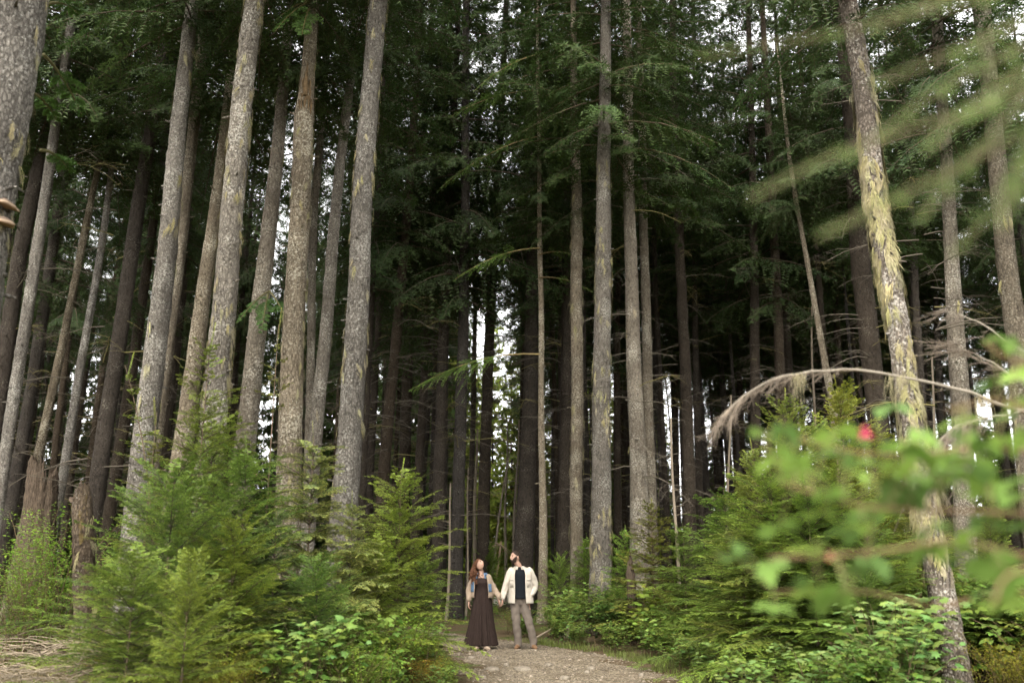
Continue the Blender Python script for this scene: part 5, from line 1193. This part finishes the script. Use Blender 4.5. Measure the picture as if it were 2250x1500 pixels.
# ------------------------------------------------------------------ the couple
def ellipsoid(mb, c, r, rot=None, nu=14, nv=10, fn=None):
    u = np.linspace(0, 2 * math.pi, nu, endpoint=False); v = np.linspace(-math.pi / 2 + 0.12, math.pi / 2 - 0.12, nv)
    U, Vv = np.meshgrid(u, v); P = np.stack([np.cos(Vv) * np.cos(U), np.cos(Vv) * np.sin(U), np.sin(Vv)], -1).reshape(-1, 3)
    poles = np.array([[0, 0, -1.0], [0, 0, 1.0]]); P = np.concatenate([P, poles])
    if fn is not None: P = fn(P)
    else: P = P * np.asarray(r)
    if rot is not None: P = P @ np.array(rot).T
    P = P + np.asarray(c)
    idx = np.arange(nu * nv).reshape(nv, nu); nx = np.roll(idx, -1, axis=1)
    off = len(P)
    F4 = np.stack([idx[:-1], nx[:-1], nx[1:], idx[1:]], -1).reshape(-1, 4)
    n0 = mb.n
    mb.add(P, F4)
    b, t = nu * nv, nu * nv + 1
    mb.f3.append(np.stack([np.full(nu, b), np.roll(idx[0], -1), idx[0]], -1) + n0); mb.f3.append(np.stack([np.full(nu, t), idx[-1], np.roll(idx[-1], -1)], -1) + n0)
def limb(mb, pts, rad, seg=12, n=4):
    """closed tapering limb through joints"""
    P = spline(pts, (len(pts) - 1) * n + 1); R = np.interp(np.linspace(0, 1, len(P)), np.linspace(0, 1, len(rad)), rad)
    mb.tube(P, R, seg); ellipsoid(mb, P[0], (R[0],) * 3, nu=10, nv=7); ellipsoid(mb, P[-1], (R[-1],) * 3, nu=10, nv=7)
def fuse(name, mb, mat, voxel, smooth=4, parent=None, wrinkle=0.0, loc=None, seed=0):
    """join overlapping closed shapes into one continuous surface"""
    me = mb.mesh(name + "_raw", mat); o = bpy.data.objects.new(name + "_tmp", me); COL.objects.link(o)
    m = o.modifiers.new("r", 'REMESH'); m.mode = 'VOXEL'; m.voxel_size = voxel
    m2 = o.modifiers.new("s", 'SMOOTH'); m2.factor = 0.5; m2.iterations = smooth
    dg = bpy.context.evaluated_depsgraph_get(); out = bpy.data.meshes.new_from_object(o.evaluated_get(dg))
    bpy.data.objects.remove(o); bpy.data.meshes.remove(me)
    out.name = name; out.materials.clear(); out.materials.append(mat)
    n = len(out.vertices); co = np.zeros(n * 3, np.float32); out.vertices.foreach_get("co", co); co = co.reshape(-1, 3)
    if wrinkle:
        no = np.zeros(n * 3, np.float32); out.vertices.foreach_get("normal", no); no = no.reshape(-1, 3)
        x, y, z = co.T; w = np.sin(38 * z + 9 * x + 6 * np.sin(14 * x + seed)) * 0.6 + np.sin(23 * z - 31 * x + 11 * y + seed) * 0.5 + np.sin(60 * z + 20 * y) * 0.3
        co = co + no * (w * wrinkle)[:, None].astype(np.float32); out.vertices.foreach_set("co", co.astype(np.float32).ravel())
    out.polygons.foreach_set("use_smooth", np.ones(len(out.polygons), bool)); out.update()
    return out
def rotm(yaw=0, pitch=0, roll=0):
    return np.array((Matrix.Rotation(yaw, 3, 'Z') @ Matrix.Rotation(pitch, 3, 'X') @ Matrix.Rotation(roll, 3, 'Y')))
def head_shape(P, w, d, h, male):
    x, y, z = P.T.copy(); X, Y, Z = x * w, y * d, z * h
    lower = np.clip(-z, 0, 1); front = np.clip(-y, 0, 1)
    X *= 1 - 0.30 * lower ** 1.3; Y = np.where(y < 0, Y * (1 - 0.05 * lower), Y * (1 - 0.35 * lower))
    Y -= 0.018 * lower * front * (1.0 if male else 0.7)
    g = lambda cx, cz, sx, sz: np.exp(-((X - cx) / sx) ** 2 - ((Z - cz) / sz) ** 2) * (y < -0.2)
    Y -= 0.026 * g(0, -0.018, 0.013, 0.024) + 0.008 * g(0, 0.010, 0.010, 0.020)
    Y += 0.009 * g(0.030, 0.012, 0.014, 0.011) + 0.009 * g(-0.030, 0.012, 0.014, 0.011)
    Y -= 0.005 * g(0, 0.032, 0.045, 0.010) + 0.006 * g(0, -0.060, 0.020, 0.008) + 0.004 * g(0, -0.050, 0.018, 0.005)
    return np.stack([X, Y, Z], -1)
def hand(mb, wrist, d, palm_n, curl, size=1.0, thumb_side=1):
    """palm, four unequal bent fingers and a thumb off the side of the palm; d points to the fingers"""
    d = np.array(nrm(np.array(d, float))); n = np.array(palm_n, float); n = n - d * n.dot(d); n = nrm(n); s = np.cross(d, n)
    W = np.array(wrist, float); k = size
    for t in np.linspace(-1, 1, 4): limb(mb, [W + s * t * 0.018 * k, W + d * 0.05 * k + s * t * 0.028 * k, W + d * 0.088 * k + s * t * 0.031 * k], [0.017 * k, 0.017 * k, 0.013 * k], 8, 2)
    for i, (t, l) in enumerate(((-0.031, 0.066), (-0.0105, 0.078), (0.0105, 0.073), (0.031, 0.058))):
        p0 = W + d * 0.088 * k + s * t * k; a = 0; P = [p0]
        for q in (0.42, 0.33, 0.25):
            a += curl; P.append(P[-1] + (d * math.cos(a) + n * math.sin(a)) * l * q * k)
        limb(mb, P, [0.0095 * k, 0.009 * k, 0.0085 * k, 0.007 * k], 8, 2)
    b = W + d * 0.028 * k + s * thumb_side * 0.028 * k; v = d * 0.75 + s * thumb_side * 0.6 + n * 0.3
    limb(mb, [b, b + v * 0.032 * k, b + v * 0.05 * k + d * 0.018 * k + n * 0.012 * k], [0.013 * k, 0.011 * k, 0.008 * k], 8, 2)
def loft(rings, a0=0.0, a1=2 * math.pi, n=40, closed=True, fn=None):
    """rings: (z, cx, cy, rx, ry); angle 0 faces the camera (-y); returns MB grid"""
    th = np.linspace(a0, a1, n, endpoint=not closed); V = []
    for i, (z, cx, cy, rx, ry) in enumerate(rings):
        k = np.ones(n) if fn is None else fn(th, i / (len(rings) - 1))
        V.append(np.stack([cx + rx * k * np.sin(th), cy - ry * k * np.cos(th), np.full(n, z)], -1))
    V = np.array(V); idx = np.arange(len(rings) * n).reshape(-1, n)
    nx = np.roll(idx, -1, axis=1) if closed else idx[:, 1:]; ix = idx if closed else idx[:, :-1]
    F_ = np.stack([ix[:-1], nx[:-1], nx[1:], ix[1:]], -1).reshape(-1, 4)
    mb = MB(); mb.add(V, F_); return mb, V
def dense(rings, n):
    R = np.array(rings, float); o = np.argsort(R[:, 0]); R = R[o]; z = np.linspace(R[0, 0], R[-1, 0], n)
    return [tuple([zz] + [float(np.interp(zz, R[:, 0], R[:, k])) for k in range(1, 5)]) for zz in z]
def solid(me, parent, name, thick=0.006):
    o = link(name, me, parent); m = o.modifiers.new("thickness", 'SOLIDIFY'); m.thickness = thick; m.offset = 1.0; return o

M_SKIN = plain_mat("skin", (0.29, 0.175, 0.125), 0.55, 0.06, 60, 0, spec=0.35)
M_HAIR_B = plain_mat("dark_hair", (0.022, 0.015, 0.011), 0.6, 0.3, 120)
M_BEARD = plain_mat("beard", (0.028, 0.018, 0.013), 0.7, 0.3, 150, 0.4)
M_HAIR_W = plain_mat("auburn_hair", (0.075, 0.034, 0.018), 0.5, 0.4, 60, 0.3, (1, 1, 0.3))
M_NAVY = plain_mat("navy_cotton", (0.006, 0.0075, 0.0095), 0.9, 0.15, 90, 0.2)
M_CREAM = plain_mat("cream_twill", (0.37, 0.332, 0.28), 0.9, 0.07, 140, 0.3)
M_TROUS = plain_mat("grey_brown_cotton", (0.115, 0.095, 0.078), 0.9, 0.10, 120, 0.25)
M_SHOE = plain_mat("brown_leather", (0.13, 0.075, 0.042), 0.6, 0.15, 60, 0.2)
M_SOLE = plain_mat("pale_sole", (0.33, 0.28, 0.22), 0.8, 0.1)
M_DRESS = plain_mat("dark_brown_gauze", (0.021, 0.0135, 0.011), 0.9, 0.18, 70, 0.3, (1, 1, 0.15))
M_KNIT = plain_mat("beige_knit", (0.235, 0.182, 0.134), 0.95, 0.14, 160, 0.6)
M_DENIM = plain_mat("blue_denim", (0.075, 0.125, 0.195), 0.9, 0.25, 70, 0.3)
M_BOOT = plain_mat("sand_suede", (0.25, 0.19, 0.14), 0.85, 0.10, 60, 0.2)
M_EYE = plain_mat("eye", (0.03, 0.02, 0.015), 0.25, 0.05)
M_LIP = plain_mat("lips", (0.42, 0.17, 0.14), 0.5, 0.05)
ST = 1.0
def face_parts(parent, hc, Rm, w, d, h, lips=True):
    for sx in (-1, 1):
        m = MB(); ellipsoid(m, hc + Rm @ np.array([sx * 0.030, -d * 0.86, 0.012]), (0.011, 0.009, 0.008), nu=8, nv=6); link("eye", m.mesh("eye", M_EYE, True), parent)
        m = MB(); m.tube([hc + Rm @ np.array([sx * 0.016, -d * 0.93, 0.030]), hc + Rm @ np.array([sx * 0.032, -d * 0.92, 0.035]), hc + Rm @ np.array([sx * 0.047, -d * 0.80, 0.028])], [0.003, 0.004, 0.002], 5); link("eyebrow", m.mesh("eyebrow", M_HAIR_B, True), parent)
    if lips:
        m = MB(); m.tube([hc + Rm @ np.array([-0.020, -d * 0.84, -0.054]), hc + Rm @ np.array([0, -d * 0.98 - 0.004, -0.055]), hc + Rm @ np.array([0.020, -d * 0.84, -0.054])], [0.003, 0.007, 0.003], 6); link("lips", m.mesh("lips", M_LIP, True), parent)

# ---- the man
YP = 17.8
man = None
MX = at(1152, YP) ; MZ = float(path_z(MX, YP))
J = lambda *a: np.array(a, float)
hipc, chest, neck, head = J(-0.075, 0, 0.90), J(-0.07, 0.0, 1.34), J(-0.095, 0.0, 1.50), J(-0.165, -0.01, 1.665)
shL, shR = J(-0.265, 0, 1.415), J(0.125, 0, 1.415)           # image left / image right
elL, wrL = J(-0.345, 0.0, 1.14), J(-0.405, -0.05, 0.905)
elR, wrR = J(0.205, 0.05, 1.14), J(0.125, -0.06, 0.955)
hL, kL, aL = J(-0.165, 0, 0.88), J(-0.150, -0.03, 0.48), J(-0.115, 0.0, 0.09)
hR, kR, aR = J(0.015, 0, 0.88), J(0.085, -0.03, 0.48), J(0.165, 0.0, 0.09)
b = MB()
limb(b, [hipc, J(-0.075, 0, 1.1), chest, J(-0.085, 0.01, 1.43)], [0.115, 0.105, 0.105, 0.06]); limb(b, [shL, (shL + shR) / 2 + J(0, 0, -0.02), shR], [0.040, 0.070, 0.040])
limb(b, [neck - J(0, 0, 0.06), neck, head - J(-0.01, 0.0, 0.08)], [0.062, 0.056, 0.055])
RM = rotm(math.radians(-58), math.radians(-6), math.radians(-8))
ellipsoid(b, head, None, RM, 36, 26, lambda P: head_shape(P, 0.076, 0.098, 0.122, True))
for sx in (-1, 1): ellipsoid(b, head + RM @ J(sx * 0.076, 0.012, -0.005), (0.010, 0.020, 0.032), RM, 8, 6)
for s_, e_, w_2 in ((shL, elL, wrL), (shR, elR, wrR)): limb(b, [s_ - J(0, 0, 0.03), e_, w_2], [0.045, 0.040, 0.029])
for h_2, k_, a_ in ((hL, kL, aL), (hR, kR, aR)): limb(b, [h_2, k_, a_], [0.088, 0.058, 0.040]); limb(b, [a_ - J(0, -0.02, 0.04), a_ + J(0, -0.06, -0.045)], [0.032, 0.026])
hand(b, wrL, J(-0.05, -0.05, -1), J(-0.9, 0.1, -0.2), 0.55, 1.05, 1)
hand(b, wrR, J(-0.35, -0.1, -0.9), J(0.3, 0.9, 0), 0.25, 1.0, 1)
man = link("person", fuse("man_body", b, M_SKIN, 0.0075, 3), None, (MX, YP, MZ), None, (ST, ST, ST)); tag(man, "bearded person in a cream overshirt holding the other person's hand", "person")
face_parts(man, head, RM, 0.076, 0.098, 0.122, False)
m = MB()                                                         # beard: a shell over jaw, chin and upper lip
def beard_fn(P):
    Q = head_shape(P, 0.080, 0.104, 0.130, True); return Q
u = np.linspace(-math.pi * 0.95, -math.pi * 0.05, 26); U, Q0 = np.meshgrid(u, np.linspace(0, 1, 12)); sd_ = np.abs(np.cos(U)); topv = -0.50 + 0.10 * np.exp(-((U + math.pi / 2) / 0.30) ** 2) + 0.62 * np.clip((sd_ - 0.45) / 0.55, 0, 1) ** 1.3; lo_ = -1.3 + 0.55 * sd_ ** 2; Vv = lo_ + (topv - lo_) * Q0
P = np.stack([np.cos(Vv) * np.cos(U), np.cos(Vv) * np.sin(U), np.sin(Vv)], -1).reshape(-1, 3); Q = head_shape(P, 0.080, 0.105, 0.132, True) @ RM.T + head
Q = Q + rng.normal(0, 0.0016, Q.shape); idx = np.arange(26 * 12).reshape(12, 26); m.add(Q, np.stack([idx[:-1, :-1], idx[:-1, 1:], idx[1:, 1:], idx[1:, :-1]], -1).reshape(-1, 4)); solid(m.mesh("beard", M_BEARD, True), man, "beard", 0.006)
m = MB()                                                         # short swept hair
nu_, nv_ = 30, 12; u = np.linspace(0, 2 * math.pi, nu_, endpoint=False); q_ = np.linspace(0, 1, nv_); U, Q0 = np.meshgrid(u, q_)
lowv = 0.12 + 0.62 * np.clip(-np.sin(U), 0, 1) ** 1.5 - 0.55 * np.clip(np.sin(U), 0, 1); Vv = lowv + (1.5 - lowv) * Q0
P = np.stack([np.cos(Vv) * np.cos(U), np.cos(Vv) * np.sin(U), np.sin(Vv)], -1).reshape(-1, 3); Q = head_shape(P, 0.082, 0.106, 0.134, True)
Q[:, 2] += 0.014 * np.clip(-P[:, 1], 0, 1) * (P[:, 2] > 0.5); Q = (Q + rng.normal(0, 0.0015, Q.shape)) @ RM.T + head
idx = np.arange(nu_ * nv_).reshape(nv_, nu_); nx = np.roll(idx, -1, axis=1); m.add(Q, np.stack([idx[:-1], nx[:-1], nx[1:], idx[1:]], -1).reshape(-1, 4))
for q in range(160):
    a = rng.uniform(0, 6.28); rd = rng.uniform(0, 0.06); p = head + RM @ J(rd * math.cos(a), rd * math.sin(a) * 1.2, 0.124 - 0.25 * rd); m.tube([p, p + RM @ J(rng.normal(0, 0.008), 0.024, 0.008)], [0.005, 0.001], 4)
link("hair", m.mesh("hair", M_HAIR_B, True), man)
tr_ = dense([(0.915, -0.075, 0, 0.182, 0.146), (1.0, -0.075, 0, 0.174, 0.136), (1.2, -0.072, 0, 0.172, 0.13), (1.36, -0.07, 0.0, 0.185, 0.125), (1.45, -0.08, 0.005, 0.135, 0.09), (1.49, -0.09, 0.005, 0.08, 0.072)], 26)
m, V = loft(tr_, fn=lambda t, f: 1 + 0.012 * np.sin(9 * t + 14 * f)); solid(m.mesh("t_shirt", M_NAVY, True), man, "t_shirt", 0.004)
# trousers
b = MB(); limb(b, [J(-0.075, 0.005, 0.955), J(-0.075, 0.005, 0.87)], [0.118, 0.125], 16); limb(b, [J(-0.125, 0.005, 0.90), J(-0.025, 0.005, 0.90)], [0.112, 0.112], 16)
for h_2, k_, a_ in ((hL, kL, aL), (hR, kR, aR)): limb(b, [h_2 + J(0, 0, 0.02), h_2 - J(0, 0, 0.12), k_, a_ + J(0, 0, 0.10), a_ - J(0, 0, 0.01)], [0.100, 0.100, 0.080, 0.072, 0.070], 16)
link("trousers", fuse("trousers", b, M_TROUS, 0.012, 3, wrinkle=0.0045), man)
# open overshirt: back and two front panels, sleeves, collar, pocket flaps
sh = dense([(0.83, -0.06, 0.0, 0.235, 0.175), (1.0, -0.065, 0, 0.222, 0.165), (1.2, -0.07, 0, 0.218, 0.162), (1.36, -0.07, 0, 0.222, 0.150), (1.43, -0.075, 0.005, 0.188, 0.118), (1.485, -0.085, 0.015, 0.105, 0.088)], 30)
m, V = loft(sh, 0.42, 2 * math.pi - 0.50, 60, False, fn=lambda t, f: 1 + 0.022 * np.sin(7 * t + 3 * f) * (1 - f) + 0.010 * np.sin(17 * t - 12 * f)); solid(m.mesh("overshirt_body", M_CREAM, True), man, "overshirt", 0.008)
for s_, e_, w_2, sd in ((shL, elL, wrL, 2), (shR, elR, wrR, 5)):
    b = MB(); limb(b, [s_ + (J(0.03, 0, 0.0) if sd == 2 else J(-0.03, 0, 0)), s_ - J(0, 0, 0.06), e_, w_2 + J(0, 0, 0.035)], [0.078, 0.080, 0.068, 0.055], 16)
    link("sleeve", fuse("sleeve", b, M_CREAM, 0.011, 2, wrinkle=0.006, seed=sd), man)
for sx, a0, a1 in ((-1, 5.0, 6.05), (1, 0.25, 1.3)):
    m, V = loft([(1.475, -0.09, 0.01, 0.125, 0.108), (1.505, -0.09, 0.012, 0.092, 0.088), (1.49, -0.09, 0.01, 0.105, 0.098), (1.445, -0.09, 0.008, 0.152, 0.128)], a0, a1, 14, False); solid(m.mesh("collar", M_CREAM, True), man, "collar", 0.006)
for a0, a1 in ((0.52, 0.98), (5.22, 5.70)):
    m, V = loft([(1.235, -0.07, 0, 0.228, 0.172), (1.262, -0.07, 0, 0.228, 0.171), (1.28, -0.07, 0, 0.227, 0.169)], a0, a1, 10, False); solid(m.mesh("pocket_flap", M_CREAM, True), man, "pocket_flap", 0.006)
    m, V = loft([(1.12, -0.07, 0, 0.226, 0.169), (1.20, -0.07, 0, 0.2265, 0.1695), (1.262, -0.07, 0, 0.226, 0.169)], a0 + 0.03, a1 - 0.03, 10, False); solid(m.mesh("chest_pocket", M_CREAM, True), man, "chest_pocket", 0.005)
for a_, yaw in ((aL, 0.25), (aR, -0.25)):
    d = J(-math.sin(yaw), -math.cos(yaw), 0); b = MB(); limb(b, [a_ + J(0, 0.03, -0.035), a_ + d * 0.06 + J(0, 0, -0.035), a_ + d * 0.165 + J(0, 0, -0.05)], [0.050, 0.047, 0.036], 14); limb(b, [a_ + J(0, 0, 0.03), a_ - J(0, 0, 0.03)], [0.046, 0.050], 12)
    so = link("shoe", fuse("shoe", b, M_SHOE, 0.009, 2), man)
    m = MB(); pts = []
    for t in np.linspace(0, 2 * math.pi, 20, endpoint=False):
        f = math.cos(t); pts.append(a_ * J(1, 1, 0) + d * (0.058 + 0.145 * f) + np.cross(d, J(0, 0, 1)) * 0.05 * math.sin(t))
    pts = np.array(pts); lo, hi = pts + J(0, 0, 0.002), pts + J(0, 0, 0.022); V = np.concatenate([lo, hi]); i = np.arange(20); m.add(V, np.stack([i, (i + 1) % 20, 20 + (i + 1) % 20, 20 + i], -1)); link("sole", m.mesh("sole", M_SOLE), so)

# ---- the woman
WX = at(1050, YP) ; WY = YP - 0.02; WZ = float(path_z(WX, WY))
hipc, chest, neck, head = J(0.075, 0, 0.86), J(0.065, 0.0, 1.22), J(0.055, 0.0, 1.385), J(0.02, -0.015, 1.525)
shL, shR = J(-0.095, 0, 1.295), J(0.205, 0, 1.30)
elL, wrL = J(-0.165, 0.03, 1.06), J(-0.165, -0.04, 0.855)
elR, wrR = J(0.300, 0.02, 1.075), J(0.390, -0.06, 0.895)
b = MB()
limb(b, [hipc, J(0.07, 0, 1.05), chest, J(0.06, 0.01, 1.33)], [0.12, 0.095, 0.10, 0.055]); limb(b, [shL, (shL + shR) / 2 + J(0, 0, 0.0), shR], [0.042, 0.062, 0.042])
for sx in (-1, 1): ellipsoid(b, chest + J(sx * 0.06, -0.065, -0.02), (0.055, 0.05, 0.055), nu=12, nv=8)
limb(b, [neck - J(0, 0, 0.05), neck, head - J(-0.012, -0.02, 0.05)], [0.052, 0.047, 0.048])
RW = rotm(math.radians(52), math.radians(-38), math.radians(10))
ellipsoid(b, head, None, RW, 36, 26, lambda P: head_shape(P, 0.071, 0.092, 0.112, False))
for s_, e_, w_2 in ((shL, elL, wrL), (shR, elR, wrR)): limb(b, [s_, e_, w_2], [0.047, 0.038, 0.025])
for sx, ax in ((-1, 0.005), (1, 0.155)): limb(b, [hipc + J(sx * 0.08, 0, 0), J(0.08 + sx * 0.07, -0.01, 0.46), J(ax, -0.01, 0.09)], [0.09, 0.058, 0.038]); limb(b, [J(ax, 0.02, 0.05), J(ax, -0.05, 0.04)], [0.030, 0.024])
hand(b, wrL, J(-0.03, -0.08, -1), J(0.9, -0.2, 0), 0.3, 0.92, -1)
hand(b, wrR, J(0.12, 0.0, -1), J(0.85, 0.25, 0.1), 0.6, 0.92, -1)
wom = link("person", fuse("woman_body", b, M_SKIN, 0.0072, 3), None, (WX, WY, WZ), None, (ST, ST, ST)); tag(wom, "person in a long dark brown dress and beige cardigan gazing upwards", "person")
face_parts(wom, head, RW, 0.071, 0.092, 0.112)
# curly hair: a cap and many wavy locks falling behind one shoulder
m = MB()
nu_, nv_ = 30, 14; u = np.linspace(0, 2 * math.pi, nu_, endpoint=False); U, Q0 = np.meshgrid(u, np.linspace(0, 1, nv_))
lowv = -0.15 + 0.85 * np.clip(-np.sin(U), 0, 1) ** 1.2 - 0.7 * np.clip(np.sin(U), 0, 1); Vv = lowv + (1.5 - lowv) * Q0
P = np.stack([np.cos(Vv) * np.cos(U), np.cos(Vv) * np.sin(U), np.sin(Vv)], -1).reshape(-1, 3); Q = (head_shape(P, 0.082, 0.106, 0.126, False) + rng.normal(0, 0.003, (nu_ * nv_, 3))) @ RW.T + head
idx = np.arange(nu_ * nv_).reshape(nv_, nu_); nx = np.roll(idx, -1, axis=1); m.add(Q, np.stack([idx[:-1], nx[:-1], nx[1:], idx[1:]], -1).reshape(-1, 4))
rh = np.random.default_rng(12)
for q in range(150):
    a = rh.uniform(0.35, 2.8); e = rh.uniform(-0.3, 1.2); p0 = head + RW @ (J(0.078 * math.cos(a) * math.cos(e), 0.10 * math.sin(a) * math.cos(e) * 0.9 + 0.02, 0.115 * math.sin(e)))
    end = J(-0.065 + rh.normal(0, 0.05), -0.07 + rh.normal(0, 0.06), rh.uniform(1.16, 1.36)); t = np.linspace(0, 1, 12)[:, None]
    ctl = J(-0.11 + rh.normal(0, 0.03), 0.03 + rh.normal(0, 0.03), 1.46); P = p0 * (1 - t) ** 2 + 2 * ctl * t * (1 - t) + end * t * t
    ph = rh.uniform(0, 6.28); P = P + 0.018 * t * np.concatenate([np.sin(16 * t + ph), np.cos(16 * t + ph), 0 * t], 1)
    m.tube(P, np.linspace(0.013, 0.006, 12) * rh.uniform(0.7, 1.3), 5)
link("hair", m.mesh("hair", M_HAIR_W, True), wom)
# dress
dr = dense([(0.078, 0.065, 0.0, 0.295, 0.215), (0.28, 0.068, 0, 0.255, 0.20), (0.33, 0.068, 0, 0.248, 0.195), (0.6, 0.075, 0, 0.205, 0.170), (0.86, 0.082, 0, 0.172, 0.155), (1.08, 0.080, 0, 0.140, 0.132), (1.13, 0.078, 0, 0.138, 0.140), (1.2, 0.072, 0, 0.150, 0.162), (1.285, 0.066, 0, 0.140, 0.120)], 60)
def pleat(t, f):
    k = np.clip((0.86 - f) / 0.86, 0, 1); tier = 0.02 if f < 0.19 else 0.0
    return 1 + tier + k ** 0.7 * (0.085 * np.sin(13 * t + 3.2 * np.sin(2 * t + 0.7) + 1.6 * f) * (0.6 + 0.4 * np.sin(3 * t + 1)) + 0.05 * np.sin(29 * t + 1.5 + 4 * f)) + (0.010 * np.sin(60 * t) if f > 0.82 else 0)
m, V = loft(dr, n=180, fn=pleat); solid(m.mesh("dress", M_DRESS, True), wom, "dress", 0.004)
for sx in (-0.075, 0.085):
    m = MB(); m.tube([J(0.066 + sx, -0.115, 1.275), J(0.064 + sx * 0.95, -0.075, 1.345), J(0.062 + sx * 0.85, 0.02, 1.365), J(0.064 + sx, 0.09, 1.27)], 0.010, 6); link("dress_strap", m.mesh("dress_strap", M_DRESS, True), wom)
# cardigan
cg = dense([(0.93, 0.075, 0.0, 0.205, 0.175), (0.98, 0.075, 0, 0.215, 0.185), (1.1, 0.072, 0, 0.192, 0.178), (1.22, 0.066, 0, 0.190, 0.168), (1.30, 0.06, 0.005, 0.168, 0.115), (1.355, 0.058, 0.02, 0.098, 0.080)], 28)
def open_front(t, f): return 1 + 0.02 * np.sin(8 * t + 5 * f) * (1 - f)
m, V = loft(cg, 0.62, 2 * math.pi - 0.72, 56, False, fn=open_front); solid(m.mesh("cardigan_body", M_KNIT, True), wom, "cardigan", 0.010)
for s_, e_, w_2, sd in ((shL, elL, wrL, 1), (shR, elR, wrR, 4)):
    b = MB(); c_ = J(0.025, 0, 0) if sd == 1 else J(-0.025, 0, 0); limb(b, [s_ + c_, s_ - J(0, 0, 0.06), e_, w_2 + J(0, 0, 0.06), w_2 + J(0, 0, 0.02)], [0.066, 0.068, 0.066, 0.052, 0.036], 16); link("sleeve", fuse("sleeve", b, M_KNIT, 0.011, 3, wrinkle=0.004, seed=sd), wom)
for a0, a1, z0, z1, nm in ((5.02, 5.52, 1.035, 1.215, "denim_pocket"), (0.66, 1.05, 1.035, 1.18, "denim_pocket")):
    m, V = loft(dense([(z0, 0.072, 0, 0.212, 0.196), ((z0 + z1) / 2, 0.07, 0, 0.209, 0.192), (z1, 0.067, 0, 0.206, 0.186)], 6), a0, a1, 10, False); o = solid(m.mesh(nm, M_DENIM, True), wom, nm, 0.006); o["label"] = "faded blue denim patch pocket"
for a0, a1 in ((0.45, 1.9), (4.5, 5.75)):
    m, V = loft([(1.275, 0.06, 0.0, 0.155, 0.145), (1.335, 0.058, 0.015, 0.128, 0.108), (1.375, 0.057, 0.02, 0.098, 0.086)], a0, a1, 14, False); o = solid(m.mesh("denim_collar", M_DENIM, True), wom, "denim_collar", 0.006); o["label"] = "blue denim collar"
for ax, ay, yaw in ((0.0, -0.10, -0.1), (0.140, -0.14, 0.5)):
    d = J(math.sin(yaw), -math.cos(yaw), 0); a_ = J(ax, ay, 0.06); b = MB(); limb(b, [a_ + J(0, 0.02, -0.02), a_ + d * 0.07 + J(0, 0, -0.02), a_ + d * 0.16 + J(0, 0, -0.026)], [0.042, 0.042, 0.034], 14); limb(b, [a_ + J(0, 0.01, 0.12), a_], [0.05, 0.046], 12)
    link("boot", fuse("boot", b, M_BOOT, 0.009, 2), wom)
